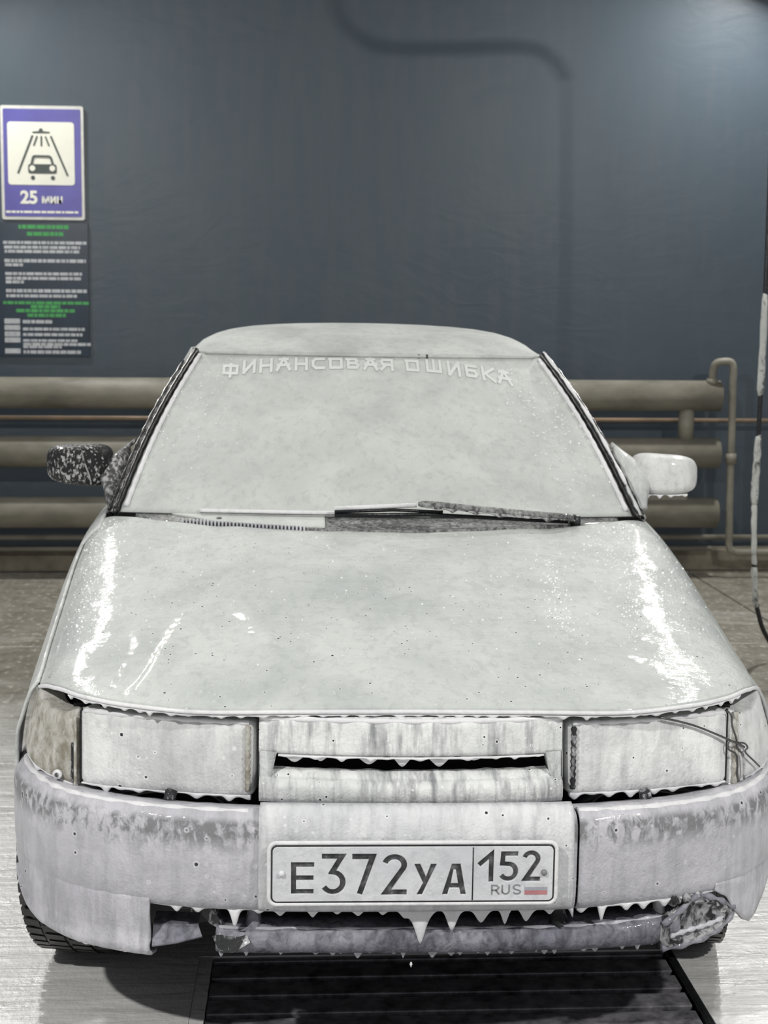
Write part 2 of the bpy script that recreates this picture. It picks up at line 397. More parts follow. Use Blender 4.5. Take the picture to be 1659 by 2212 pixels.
PX, PZ = -1.69, 1.62
ps = empty('rules_poster', (PX, WALL_Y, PZ)); tag(ps, 'dark navy rules poster with green and grey text under sign', 'poster')
sprism('poster_board', rrect(-1.96, -1.425, 1.243, 2.0, .006), 0, .012, POSTER, ps, PX, PZ)
def zy(y): return 1.999-(y-482)*.754/288
def xx(x): return -1.912+x*.484/186
for x0, x1, y, h, mt in ((37, 148, 490, 9, GREEN), (55, 134, 505, 9, GREEN), (3, 184, 524, 7, GREYTX), (5, 170, 534, 7, GREYTX), (6, 168, 543, 7, GREYTX),
        (5, 182, 563, 8, GREYTX), (6, 45, 572, 7, GREYTX), (6, 173, 591, 7, GREYTX), (7, 172, 601, 7, GREYTX), (7, 46, 609, 7, GREYTX),
        (7, 183, 628, 8, GREYTX), (7, 161, 639, 7, GREYTX), (0, 187, 654, 7, GREEN), (60, 124, 662, 8, GREEN), (28, 156, 671, 8, GREEN), (52, 136, 681, 8, GREEN),
        (42, 106, 695, 8, GREYTX), (42, 178, 711, 7, GREYTX), (42, 172, 723, 7, GREYTX), (42, 164, 736, 6, GREYTX), (42, 190, 744, 7, GREYTX), (42, 126, 750, 6, GREYTX), (42, 168, 761, 8, GREYTX)):
    text_line('text_line', xx(x0), xx(x1), zy(y), h*.0024, mt, ps, PX, PZ, .012)
for y in (694, 708, 722, 735, 759):
    sprism('bullet_box', rrect(xx(2), xx(36), zy(y+5.5), zy(y-5.5), .004), .012, .013, GREYTX, ps, PX, PZ)

# ---------------------------------------------------------------- lamps and hose boom above the bay
LAMPM = NT('lamp_lens').out((.9, .9, .9), .3, None, Emission_Strength=3.0); LAMPM.node_tree.nodes['Principled BSDF'].inputs['Emission Color'].default_value = (1, .98, .94, 1)
LN = ['flood lamp above left side of car', 'flood lamp above right side of car', 'flood lamp high on left beside the back wall', 'flood lamp high on right beside the back wall', 'flood lamp over the left of the bay entrance', 'flood lamp over the right of the bay entrance']
for (x, y, z, wt, sz), nm in zip(LAMPS, LN):
    l = empty('flood_lamp', (x, y, 4.0)); tag(l, nm, 'lamp', 'flood lamps under the ceiling')
    MB().box((-.17, -.15, -.33), (.17, .15, -.27), .01).obj('housing', DARKPL, l, smooth=False)
    MB().box((-.02, -.02, -.27), (.02, .02, 0)).obj('stem', STEEL, l, smooth=False)
    MB().box((-sz/2, -sz*.4, -.340), (sz/2, sz*.4, -.331)).obj('lens', LAMPM, l, smooth=False)
boom = empty('hose_boom', (.73, 3.5, 4.0)); tag(boom, 'swivelling steel hose boom above the car', 'boom')
bp = smooth_path([(.05, 0, 0), (.05, 0, -.30), (.05, 0, -.58), (.08, 0, -.71), (.22, 0, -.805), (.48, 0, -.81), (.80, 0, -.80), (.92, 0, -.84), (.985, 0, -.93)], 50)
MB().tube(bp, .028, 12).obj('boom_arm', STEEL, boom)
MB().tube([(.05, 0, 0), (.05, 0, -.06)], .07, 16).obj('pivot', STEEL, boom)
HOSEM = foam('foam_on_hose', bare=.25, under=(.02, .021, .022), white=(.56, .57, .54), thin=(.42, .43, .41))
hose = empty('pressure_hose', (1.722, 3.5, 0)); tag(hose, 'foamy high pressure hose hanging at right edge of the picture', 'hose')
hp = smooth_path([(-.010, 0, 3.05), (.003, 0, 2.3), (.003, 0, 1.62), (-.004, 0, 1.03), (-.011, 0, .67), (.004, 0, .31), (.024, 0, .205), (.055, 0, .120), (.13, .02, .035), (.30, .1, .012), (.9, .3, .012)], 90)
MB().tube(hp, [.0098 if p.z > .5 else .0098 for p in hp], 10).obj('rubber_hose', SEAL, hose)
for z0, z1, r in ((1.58, 1.11, .0145), (1.085, 1.06, .012), (1.03, 1.015, .010), (.98, .66, .0155), (.69, .38, .0120), (.42, .23, .0135)):
    pts = [q for q in smooth_path([(p.x, p.y, p.z) for p in hp], 1600) if z1 <= q.z <= z0 and q.x < .1]
    pts = [Vector((q.x+random.uniform(-.0012, .0012), q.y, q.z)) for q in pts[::(12 if z0-z1 > .1 else 4)]]
    MB().tube(pts, [r*random.uniform(.85, 1.08) if 0 < i < len(pts)-1 else r*.5 for i in range(len(pts))], 10).obj('foam_sleeve', HOSEM, hose)

# ---------------------------------------------------------------- the car (car frame: x across, y from nose to tail, z up)
car = empty('car', (0, 0, 0)); car.rotation_euler = (0, R(.5), 0)
tag(car, 'old sedan car covered all over in white soap foam', 'car')
def part(name, loc=(0, 0, 0)): return empty(name, loc, car)

# body surface S(t, v): cross sections (u, w) at stations v; t runs from the centre line over the shoulder down to the sill
SEC = [
 (.05, [(0, .668), (.2, .667), (.4, .661), (.52, .653), (.60, .637), (.64, .61), (.67, .56), (.69, .50), (.70, .40), (.70, .25)]),
 (.25, [(0, .717), (.2, .716), (.4, .711), (.55, .703), (.64, .693), (.695, .676), (.735, .635), (.757, .58), (.77, .50), (.765, .25)]),
 (.45, [(0, .760), (.2, .758), (.4, .752), (.56, .742), (.66, .725), (.715, .702), (.755, .66), (.780, .60), (.793, .52), (.785, .25)]),
 (.80, [(0, .824), (.2, .823), (.4, .817), (.57, .806), (.67, .789), (.73, .764), (.775, .715), (.803, .64), (.818, .54), (.81, .22)]),
 (1.15, [(0, .862), (.2, .863), (.4, .864), (.58, .862), (.68, .852), (.745, .828), (.79, .775), (.82, .69), (.832, .57), (.822, .22)]),
 (1.50, [(0, .885), (.2, .886), (.4, .890), (.60, .895), (.69, .892), (.75, .874), (.80, .815), (.832, .72), (.842, .58), (.832, .22)]),
 (2.50, [(0, .90), (.2, .90), (.4, .90), (.60, .90), (.70, .90), (.77, .895), (.815, .83), (.838, .73), (.846, .58), (.835, .22)]),
 (3.40, [(0, .96), (.2, .96), (.4, .96), (.58, .955), (.68, .945), (.755, .93), (.80, .87), (.83, .75), (.838, .60), (.82, .24)]),
 (3.90, [(0, .99), (.2, .99), (.4, .985), (.54, .98), (.63, .965), (.70, .94), (.75, .89), (.785, .77), (.79, .60), (.77, .28)]),
 (4.15, [(0, .97), (.2, .97), (.4, .965), (.52, .955), (.60, .94), (.66, .915), (.70, .86), (.735, .75), (.745, .60), (.73, .30)])]
SV = [[Vector((u, w, 0)) for u, w in s_[1]] for s_ in SEC]; SVS = [s_[0] for s_ in SEC]
def S(t, v, side=1):
    n = len(SVS)-1
    i = 0
    while i < n-1 and v > SVS[i+1]: i += 1
    f = (v-SVS[i])/(SVS[i+1]-SVS[i])
    def pt(k): return crv(SV[k], t)
    p1, p2 = pt(i), pt(i+1)
    # monotone Hermite with finite-difference tangents on an uneven grid
    h = SVS[i+1]-SVS[i]
    m1 = (p2-pt(i-1))/(SVS[i+1]-SVS[i-1]) if i > 0 else (p2-p1)/h
    m2 = (pt(i+2)-p1)/(SVS[i+2]-SVS[i]) if i+2 <= n else (p2-p1)/h
    f2, f3 = f*f, f*f*f
    p = p1*(2*f3-3*f2+1)+m1*h*(f3-2*f2+f)+p2*(-2*f3+3*f2)+m2*h*(f3-f2)
    return Vector((side*p.x, v, p.y))

# --- hood with the ridges the running foam has left on it
TH = 5.75
VF = [(0, .080), (1, .080), (2, .090), (3, .130), (4, .185), (5, .255), (5.75, .335)]
VR = [(0, 1.150), (1, 1.165), (2, 1.205), (3, 1.285), (4, 1.350), (5, 1.405), (5.75, 1.44)]
VFv = [Vector((b, 0, 0)) for a, b in VF[:6]]; VRv = [Vector((b, 0, 0)) for a, b in VR[:6]]
def vf(t): return crv(VFv, min(t, 5)).x if t <= 5 else .255+(t-5)*.107
def vr(t): return crv(VRv, min(t, 5)).x if t <= 5 else 1.405+(t-5)*.05
RIDGES = [(smooth_path([(-.521, .166, 0), (-.501, .233, 0), (-.478, .382, 0), (-.442, .536, 0), (-.384, .579, 0), (-.32, .496, 0), (-.283, .375, 0), (-.257, .249, 0)], 40), .024, .0100),
          (smooth_path([(-.221, .19, 0), (-.226, .30, 0), (-.205, .372, 0), (-.175, .36, 0), (-.15, .295, 0), (-.135, .172, 0)], 30), .015, .0085),
          (smooth_path([(-.48, 1.071, 0), (-.499, .747, 0), (-.532, .549, 0), (-.53, .336, 0), (-.55, .2, 0)], 40), .032, .004),
          (smooth_path([(.341, .385, 0), (.42, .33, 0), (.47, .30, 0)], 14), .008, .003)]
from mathutils import noise as mnoise
def ridge(u, v):
    h = 0
    for pts, w, a in RIDGES:
        d2 = min((p.x-u)**2+((p.y-v)*.8)**2 for p in pts)
        if d2 < 9*w*w: h = max(h, a*math.exp(-d2/(w*w)))
    uc = .335+.085*(v-.385); h += .0065*sstep(uc+.045-abs(u), 0, .09)*sstep(v, .12, .45)   # pressed crease of the hood
    h += .0025*mnoise.fractal(Vector((u*6, v*5, 1.3)), 1.0, 2.0, 4)
    return h
def hood_pt(tt, q):
    t = abs(tt); v = vf(t)+(vr(t)-vf(t))*q; p = S(t, v, 1 if tt >= 0 else -1)
    p.z += ridge(p.x, v)*sstep(q, 0, .06) if t < 5.2 else 0
    return p
hood_n = 220
tts = [TH*(2*i/(hood_n-1)-1) for i in range(hood_n)]
m = MB().grid(hood_pt, tts, lin(0, 1, 200))
hood = m.obj('hood', FOAM_HOOD, car, solid=.010)
hood_edge = [hood_pt(t, 0) for t in lin(-TH, TH, 160)]
MB().tube([p+Vector((0, -.001, -.006)) for p in hood_edge], .0042, 8).obj('foam_rim', FOAM_DRIP, hood)

# --- white glossy beads added as glints, densest along the hood's bright streaks
BEAD = NT('glint_bead').out((.90, .92, .91), .14, None, Specular_IOR_Level=.9, Coat_Weight=1.0, Coat_Roughness=.12)
def beads(name, parent, pts):
    """pts: (position, normal, radius); each a low dome of 25 faces, one mesh"""
    m = MB()
    for p, n, r in pts:
        n = n.normalized(); a = n.cross(Vector((0, 1, 0)))
        if a.length < .2: a = n.cross(Vector((1, 0, 0)))
        a.normalize(); b = n.cross(a); k = len(m.v)
        for h, w in ((-.1, 1.0), (.45, .86), (.78, .5)):
            for j in range(8):
                t = j*math.pi/4; m.v.append(p+(a*math.cos(t)+b*math.sin(t))*r*w+n*r*h)
        m.v.append(p+n*r*.92)
        for q in range(2):
            for j in range(8): m.f.append((k+q*8+j, k+q*8+(j+1) % 8, k+q*8+8+(j+1) % 8, k+q*8+8+j))
        for j in range(8): m.f.append((k+16+j, k+16+(j+1) % 8, k+24))
    return tag(m.obj(name, BEAD, parent), kind='stuff')
def surf_beads(fn, samples, rnd, rmin, rmax):
    out = []
    for a, b in samples:
        e = .004; p = fn(a, b); n = (fn(a+e, b)-p).cross(fn(a, b+e)-p)
        if n.length < 1e-12: continue
        n.normalize()
        if n.z < 0 and abs(n.z) > .2 or (abs(n.z) <= .2 and n.y > 0): n = -n
        out.append((p, n, rmin+(rmax-rmin)*rnd.random()**3))
    return out
rnd = random.Random(11); smp = []
def t_of_u(u): return interp(abs(u), [(0, 0), (.2, 1), (.4, 2), (.56, 3), (.66, 4), (.72, 5), (.75, 5.7)])*(1 if u >= 0 else -1)
for u0, u1, q0, q1, sg_, n_ in ((-.705, -.655, .95, .25, .035, 420), (.60, .545, .99, .28, .055, 620), (.385, .345, .75, .30, .020, 230)):
    for _ in range(n_):
        f = rnd.random(); q = q0+(q1-q0)*f+rnd.gauss(0, .04); u = u0+(u1-u0)*f+rnd.gauss(0, sg_)
        if .02 < q < .985 and abs(u) < .74: smp.append((t_of_u(u), q))
for _ in range(260): smp.append((rnd.uniform(-5.4, 5.4), rnd.uniform(.15, .98)))
beads('glint_beads', hood, surf_beads(hood_pt, smp, rnd, .0014, .0034))

# --- hanging foam: wavy curtains along an edge
def curtain(path, name, parent, base=.004, amp=.02, pitch=.035, th=.0045, mat=None, seed=1, peaks=None, fn=None):
    rnd = random.Random(seed)
    P = [Vector(p) for p in path]; L = [0.0]
    for a, b in zip(P, P[1:]): L.append(L[-1]+(b-a).length)
    tot = L[-1]; n = max(12, int(tot/.0028))
    if peaks is None:
        peaks = []; x = rnd.uniform(0, pitch)
        while x < tot:
            peaks.append((x, amp*rnd.choice((.2, .3, .45, .6, .8, 1.0)), pitch*rnd.uniform(.14, .30))); x += pitch*rnd.uniform(.55, 1.5)
    rows = [(0, .55), (.15, 1.0), (.5, .95), (.8, .75), (.95, .45), (1.0, .12)]
    m = MB(); k = len(rows); V = []
    for i in range(n):
        s_ = tot*i/(n-1); j = 0
        while j < len(L)-2 and L[j+1] < s_: j += 1
        p = P[j].lerp(P[j+1], (s_-L[j])/max(1e-9, L[j+1]-L[j])); tg = (P[min(j+1, len(P)-1)]-P[max(j, 0)]).normalized()
        nr = Vector((tg.y, -tg.x, 0))
        if nr.y > 0: nr = -nr
        ln = base+.25*base*math.sin(s_*90+seed)
        for x, a, w in peaks:
            d = (s_-x)/w
            if abs(d) < 3: ln += a*math.exp(-d*d*1.2)
        for fr, tw in rows: m.v.append(p+nr*th*tw+Vector((0, 0, -ln*fr)))
        for fr, tw in rows: m.v.append(p-nr*th*tw+Vector((0, 0, -ln*fr)))
    q = 2*k
    for i in range(n-1):
        for r in range(k-1):
            a, b = i*q+r, (i+1)*q+r
            m.f.append((a, a+1, b+1, b)); m.f.append((a+k, b+k, b+k+1, a+k+1))
        a, b = i*q, (i+1)*q
        m.f.append((a+k-1, a+q-1, b+q-1, b+k-1)); m.f.append((a, b, b+k, a+k))
    o = m.obj(name, mat or FOAM_DRIP, parent); tag(o, kind='stuff'); return o
curtain([p+Vector((0, .002, -.010)) for p in hood_edge[18:143]], 'foam_drips', hood, .004, .008, .03, .004, seed=3)

# --- fenders, doors, quarters along the sides (wheel arches cut to a circle)
WHEELS = [(.62, .287), (3.10, .287)]
def side_panel(name, t0, t1, v0, v1, sd, mat, nt=30, nv=60, arch=None, label=None):
    m = MB(); ts = lin(t0, t1, nt); vvs = lin(v0, v1, nv); inside = []
    for t in ts:
        for v in vvs:
            p = S(t, v, sd); ins = False
            if arch:
                dv, dw = p.y-arch[0], p.z-arch[1]; d = math.hypot(dv, dw)
                if d < .300 or (p.z < arch[1] and abs(dv) < .300):
                    ins = True
                    if p.z < arch[1]: p.y = arch[0]+math.copysign(.300, dv)
                    else: p.y = arch[0]+dv/max(d, 1e-6)*.300; p.z = arch[1]+dw/max(d, 1e-6)*.300
            m.v.append(p); inside.append(ins)
    for i in range(nt-1):
        for j in range(nv-1):
            f = (i*nv+j, (i+1)*nv+j, (i+1)*nv+j+1, i*nv+j+1)
            if all(inside[q] for q in f): continue
            m.f.append(f)
    return m.obj(name, mat, car, solid=.008)
for sd in (-1, 1):
    fn_ = side_panel('fender', TH+.004, 9, .348, 1.275, sd, FOAM_SIDE, 36, 90, WHEELS[0])
    d1 = side_panel('front_door', 4.9, 9, 1.285, 2.28, sd, FOAM_SIDE, 30, 40)
    d2 = side_panel('rear_door', 4.9, 9, 2.288, 3.16, sd, FOAM_SIDE, 30, 60, WHEELS[1])
    side_panel('rear_quarter', 4.2, 9, 3.168, 4.14, sd, FOAM_SIDE, 34, 80, WHEELS[1])
    for d, hv in ((d1, 2.12), (d2, 3.0)):
        p = S(6.55, hv, sd)
        MB().tube(smooth_path([p+Vector((0, -.08, 0)), p+Vector((sd*.022, -.06, .002)), p+Vector((sd*.026, 0, .003)), p+Vector((sd*.022, .06, .002)), p+Vector((0, .08, 0))], 16), .011, 10).obj('door_handle', DARKPL, d)
    MB().box((sd*.70-.08, 1.0, .16), (sd*.70+.08, 2.75, .235), .02).obj('sill', DARKPL, car)
    # inner wheel housings
    for wv, ww in WHEELS:
        MB().box((sd*.50-.02, wv-.36, .20), (sd*.50+.02, wv+.36, .70)).obj('wheel_housing', BLACK, car, smooth=False)
# trunk lid and tail
m = MB().grid(lambda t, v: S(abs(t), v, 1 if t >= 0 else -1), lin(-4.2, 4.2, 50), lin(3.80, 4.14, 12)); m.obj('trunk_lid', FOAM_SIDE, car, solid=.008)
m = MB().grid(lambda t, q: (lambda p: Vector((p.x*(1-.0*q), 4.14+.015*math.sin(q*math.pi), p.z-(p.z-.30)*q)))(S(abs(t), 4.14, 1 if t >= 0 else -1)), lin(-6.5, 6.5, 50), lin(0, 1, 10)); m.obj('tail_panel', FOAM_SIDE, car, solid=.008)
MB().box((-.74, 4.10, .30), (.74, 4.24, .52), .04).obj('rear_bumper', FOAM_SIDE, car)
for sd in (-1, 1): MB().box((sd*.52-.14, 4.13, .68), (sd*.52+.14, 4.17, .84), .012).obj('tail_lamp', plain('tail_red', (.3, .02, .02), .3, ns=.2), car)
MB().box((-.56, .30, .17), (.56, 4.0, .22)).obj('underbody', BLACK, car, smooth=False)

# --- greenhouse
def ws(un, q, off=0.0):
    hw = (.712+(.540-.712)*q)+.012*math.sin(math.pi*q)
    v = (1.255+.150*un*un)*(1-q)+(1.955+.085*un*un)*q
    w = (.897-.010*un*un)*(1-q)+(1.312+.002*un*un)*q
    b = .014*math.sin(math.pi*q)+off
    return Vector((un*hw, v-b*.52, w+b*.85))
wsh = MB().grid(lambda a, b: ws(a, b), lin(-1, 1, 60), lin(0, 1, 50)).obj('windshield', FOAM_GLASS, car, solid=.006)
rnd = random.Random(12); smp = []
for _ in range(330):
    sd = rnd.choice((-1, 1, 1)); smp.append((sd*min(.96, max(.35, rnd.gauss(.82, .10))), min(.95, max(.05, rnd.gauss(.5, .26)))))
beads('glint_beads', wsh, surf_beads(lambda a, b: ws(a, b), smp, rnd, .0016, .0036))
# foam roll left along the side edges and the lower edge
for sd in (-1, 1):
    MB().tube([ws(sd*.972, q, .004) for q in lin(.02, .97, 60)], [.007*(1+.12*math.sin(i*1.7)) for i in range(60)], 8).obj('foam_rim', FOAM_DRIP, wsh)
MB().tube([ws(a, .005, .006) for a in lin(-.68, -.17, 60)], .0055, 8).obj('foam_rim', FOAM_DRIP, wsh)
MB().tube([ws(a, .985, .006) for a in lin(-.95, .95, 60)], .0045, 8).obj('foam_rim', FOAM_ROOF, wsh)
# roof
def roof_full(u):
    a = abs(u); return interp(a, [(0, 1.417), (.1, 1.4165), (.2, 1.414), (.3, 1.409), (.38, 1.402), (.45, 1.391), (.50, 1.376), (.54, 1.356), (.575, 1.322)])
def roof_pt(un, q):
    hw = interp(q, [(0, .545), (.15, .565), (.35, .585), (.6, .592), (1, .57)])
    u = un*hw; v0 = 1.955+.085*un*un; v = v0+(3.35-v0)*q
    full = roof_full(un*.575); f0 = 1.316+.001*un*un
    e = 1-(1-min(1, q/.50))**2.3
    w = f0+(full-f0)*e if full > f0 else f0+(full-f0)*min(1, q/.3)
    w -= .055*max(0, (q-.6)/.4)**2
    return Vector((u, v, w))
roof = MB().grid(roof_pt, lin(-1, 1, 70), [x*x*.35+x*.65 for x in lin(0, 1, 60)]).obj('roof', FOAM_ROOF, car, solid=.008)
m = MB().grid(lambda a, q: Vector((a*(.56+.04*q), 3.35+.46*q, roof_pt(a, 1).z*(1-q)+(.985-.02*a*a)*q+.02*math.sin(math.pi*q))), lin(-1, 1, 30), lin(0, 1, 20)); m.obj('rear_window', GLASS, car, solid=.005)
for sd in (-1, 1):
    E0 = [ws(sd, q) for q in lin(-.02, 1.0, 40)]
    offs = [(0, -.004, .004), (.008, .0, .010), (.018, .012, .010), (.028, .030, .004), (.036, .055, -.004), (.040, .085, -.014)]
    def pil(i, j):
        o = offs[j]; k = 1-.25*i/39; return E0[i]+Vector((sd*o[0]*k, o[1], o[2]))
    m = MB().grid(lambda i, j: pil(i, j), list(range(40)), list(range(len(offs))))
    pl = m.obj('windshield_pillar', FOAM_MESH if sd < 0 else FOAM_SIDE, car, solid=.006)
    MB().tube([p+Vector((sd*.003, -.006, .006)) for p in E0], [.0075+.0014*math.sin(i*2.3) for i in range(40)], 8).obj('windshield_seal', SEAL, pl)
    MB().tube([pil(i, 2)+Vector((sd*.002, -.004, .004)) for i in range(0, 36)], [.004+.0016*math.sin(i*1.9+1) for i in range(36)], 6).obj('door_gap_seal', SEAL, pl)
    if sd > 0:
        pp = [pil(i, 1)+Vector((sd*.002, -.006, .006)) for i in range(6, 40)]
        MB().tube(pp, [.0045+.002*math.sin(i*.9) for i in range(len(pp))], 6).obj('foam_beads', FOAM_DRIP, pl)
    # side windows from belt to roof rail
    def sg_pt(v, q, sd=sd):
        b = S(5.0, v, 1); rail = roof_pt(1, max(0, (v-2.04)/(3.35-2.04)))
        u = b.x*(1-q)+(rail.x+.004)*q+.02*math.sin(math.pi*q); w = b.z*(1-q)+rail.z*q
        return Vector((sd*u, v, w))
    def win(name, va0, va1, vb0, vb1, q0, q1, mat):
        m = MB().grid(lambda a, q: sg_pt((va0+(va1-va0)*q)*(1-a)+(vb0+(vb1-vb0)*q)*a, q0+(q1-q0)*q), lin(0, 1, 20), lin(0, 1, 16)); return m.obj(name, mat, car, solid=.006)
    win('front_side_window', 1.60, 2.14, 2.23, 2.23, .0, .90, GLASS); win('rear_side_window', 2.31, 2.31, 3.12, 3.00, .0, .90, GLASS)
    win('middle_pillar', 2.23, 2.23, 2.31, 2.31, 0, 1, FOAM_SIDE); win('rear_pillar', 3.12, 3.0, 3.62, 3.34, 0, 1, FOAM_SIDE)
    win('roof_rail', 2.05, 2.05, 3.3, 3.3, .88, 1.0, FOAM_ROOF)
# lettering across the top of the windshield
GL = {'Ф': [[(.5, 1), (.5, -.2)], [(.5, .85), (.06, .85), (.06, .15), (.94, .15), (.94, .85), (.5, .85)]],
      'И': [[(.1, 1), (.1, 0), (.88, 1), (.88, 0)]], 'Н': [[(.1, 1), (.1, 0)], [(.9, 1), (.9, 0)], [(.1, .5), (.9, .5)]],
      'А': [[(.02, 0), (.5, 1), (.98, 0)], [(.05, .42), (.95, .42)], [(.18, .92), (.82, .92)]],
      'С': [[(.95, .9), (.3, .9), (.1, .7), (.1, .3), (.3, .1), (.95, .1)]], 'О': [[(.0, .9), (.92, .9), (.92, .1), (.1, .1), (.1, .9)]],
      'В': [[(.0, .9), (.7, .9), (.82, .7), (.7, .52), (.15, .52)], [(.15, .9), (.15, .1), (.8, .1), (.92, .32), (.7, .52)]],
      'Я': [[(.9, 0), (.9, .9), (.2, .9), (.08, .7), (.2, .45), (.9, .45)], [(.45, .45), (.05, 0)]],
      'Ш': [[(.07, 1), (.07, .1), (.93, .1), (.93, 1)], [(.5, 1), (.5, .1)]],
      'Б': [[(.9, .9), (.15, .9), (.15, .1), (.75, .1), (.9, .3), (.75, .52), (.15, .52)]],
      'К': [[(.1, 1), (.1, 0)], [(.95, 1), (.25, .5), (.95, 0)]]}
LET = [('Ф', -.431, 1.283, 1.253), ('И', -.374, 1.294, 1.261), ('Н', -.323, 1.299, 1.264), ('А', -.270, 1.304, 1.270), ('Н', -.216, 1.304, 1.272), ('С', -.164, 1.307, 1.274),
       ('О', -.111, 1.308, 1.276), ('В', -.059, 1.308, 1.277), ('А', -.005, 1.308, 1.276), ('Я', .045, 1.307, 1.275), ('О', .123, 1.305, 1.272), ('Ш', .189, 1.304, 1.269),
       ('И', .251, 1.299, 1.262), ('Б', .304, 1.293, 1.256), ('К', .356, 1.284, 1.247), ('А', .405, 1.275, 1.238)]
STICK = plain('white_sticker_vinyl', (.70, .73, .70), .4, ns=.04)
def ws_at(u, w, off):
    lo, hi = 0., 1.
    for _ in range(24):
        q = (lo+hi)/2; hw = (.712+(.540-.712)*q)+.012*math.sin(math.pi*q); un = u/hw
        if ws(un, q).z < w: lo = q
        else: hi = q
    return ws(un, q, off)
for k, (ch, u0, w1, w0) in enumerate(LET):
    wd = (.040 if ch not in 'ШФ' else .046); m = MB(); w1, w0 = w1-.006, w0-.006
    dw = 0 if k == 0 else (LET[min(k+1, 15)][3]-LET[max(k-1, 0)][3])/(LET[min(k+1, 15)][1]-LET[max(k-1, 0)][1])
    for st in GL[ch]:
        for a, b in zip(st, st[1:]):
            A = Vector(((a[0]-.5)*wd, a[1]*(w1-w0))); B = Vector(((b[0]-.5)*wd, b[1]*(w1-w0))); d = (B-A).normalized(); n_ = Vector((-d.y, d.x))*.0044
            A -= d*.0030; B += d*.0030
            if abs(n_.y) > abs(n_.x): n_ *= .85
            q = [A+n_, B+n_, B-n_, A-n_]
            lo_ = [ws_at(u0+p.x, w0+p.y+dw*p.x, .0012) for p in q]; hi_ = [ws_at(u0+p.x, w0+p.y+dw*p.x, .0024) for p in q]
            m.add(lo_+hi_, [(0, 1, 2, 3), (7, 6, 5, 4), (0, 4, 5, 1), (1, 5, 6, 2), (2, 6, 7, 3), (3, 7, 4, 0)])
    m.obj('sticker_letter', STICK, wsh, smooth=False)
for u in (.146, .171):
    MB().box((u-.004, 1.945, 1.306), (u+.004, 1.955, 1.318), .002).obj('sticker_tab', DARKPL, wsh)

# --- cowl panel with vent comb
def cowl_v(u):
    a = abs(u); return 1.150+.245*(a/.73)**2.2
def cowl(u, j):
    a = abs(u); v = cowl_v(u); wb = ws(u/.70, 0) if a < .70 else ws(1 if u > 0 else -1, 0)
    f = max(0, 1-(a/.66)**3)
    front = Vector((u, v-.008, S(min(5, a*5/.745), v).z-.020)); lip = Vector((u, v+.010, S(min(5, a*5/.745), v).z+.012*f-.004))
    rear = Vector((u, wb.y-.004, wb.z-.004))
    return (front, lip, lip.lerp(rear, .5)+Vector((0, 0, -.002)), rear)[j]
m = MB().grid(cowl, lin(-.66, .66, 80), [0, 1, 2, 3]); cw = m.obj('cowl_panel', FOAM_COWL, car, solid=.004)
# the thick foam lying over the left part of the cowl
m = MB().grid(lambda u, q: (lambda a, b, lo: a.lerp(b, lo+(1-lo)*q)+Vector((0, 0, .003)))(cowl(u, 1), cowl(u, 3), interp(u, [(-.56, .96), (-.50, .6), (-.44, .16), (-.40, .08)])), lin(-.56, -.15, 60), lin(0, 1, 8)); m.obj('foam_layer', FOAM_GLASS, cw, solid=.007)
m = MB()
for i in range(34):
    u = -.527+i*.0097; p = cowl(u, 1)
    m.box((u, p.y-.013, p.z-.012), (u+.0050, p.y+.004, p.z+.008), .001)
tag(m.obj('vent_comb', FOAM_VAL, cw), kind='stuff')
m = MB().grid(lambda u, j: (cowl(u, 0)+Vector((0, -.002, 0)), cowl(u, 1)+Vector((0, -.004, .002)), cowl(u, 1)+Vector((0, .010, .004)))[j], lin(-.205, .52, 50), [0, 1, 2]); m.obj('vent_strip', FOAM_COWL, cw, solid=.003)
for u in (-.43, .19):
    p = cowl(u, 2); MB().tube([p+Vector((0, 0, -.002)), p+Vector((0, -.002, .006))], [.011, .008], 14).obj('screw', FOAM_MESH, cw)

# --- wiper
wip = part('wiper')
def wpt(x, w, v): return Vector((x, v, w))
arm = [(.094, .934, 1.215), (.15, .931, 1.210), (.25, .922, 1.205), (.37, .911, 1.215), (.47, .901, 1.24), (.515, .896, 1.26)]
ap = smooth_path([wpt(a, b, c) for a, b, c in arm], 30)
m = MB(); prof = [(-.012, -.006), (-.010, .006), (0, .011), (.012, .007), (.014, -.005)]
for i, p in enumerate(ap):
    k = .55 if i == 0 else (.9 if i == 1 else 1)
    sc = k*(1.0 if i < 26 else 1.0-.2*(i-25)/4)
    for a, b in prof: m.v.append(p+Vector((0, a*sc, b*sc)))
for i in range(len(ap)-1):
    for j in range(5): m.f.append((i*5+j, i*5+(j+1) % 5, (i+1)*5+(j+1) % 5, (i+1)*5+j))
m.f.append((0, 1, 2, 3, 4)); m.f.append(tuple(len(ap)*5-5+j for j in (4, 3, 2, 1, 0)))
wa = m.obj('arm', FOAM_COWL, wip)
curtain([p+Vector((0, -.011, -.003)) for p in ap[2:]], 'foam_drips', wa, .004, .007, .06, .004, seed=9, mat=FOAM_MESH)
MB().tube([wpt(-.125, .911, 1.228), wpt(.03, .918, 1.222), wpt(.16, .915, 1.22)], .0045, 8).obj('blade_frame', SEAL, wip)
MB().tube([wpt(-.125, .919, 1.232), wpt(.09, .931, 1.224)], .006, 8).obj('foam_roll', FOAM_DRIP, wip)
MB().tube([wpt(-.125, .902, 1.226), wpt(.12, .907, 1.22), wpt(.34, .897, 1.225), wpt(.50, .886, 1.26)], .0055, 8).obj('rubber_blade', SEAL, wip)
MB().tube([wpt(.520, .874, 1.275), wpt(.525, .902, 1.27)], [.017, .012], 12).obj('pivot', DARKPL, wip)

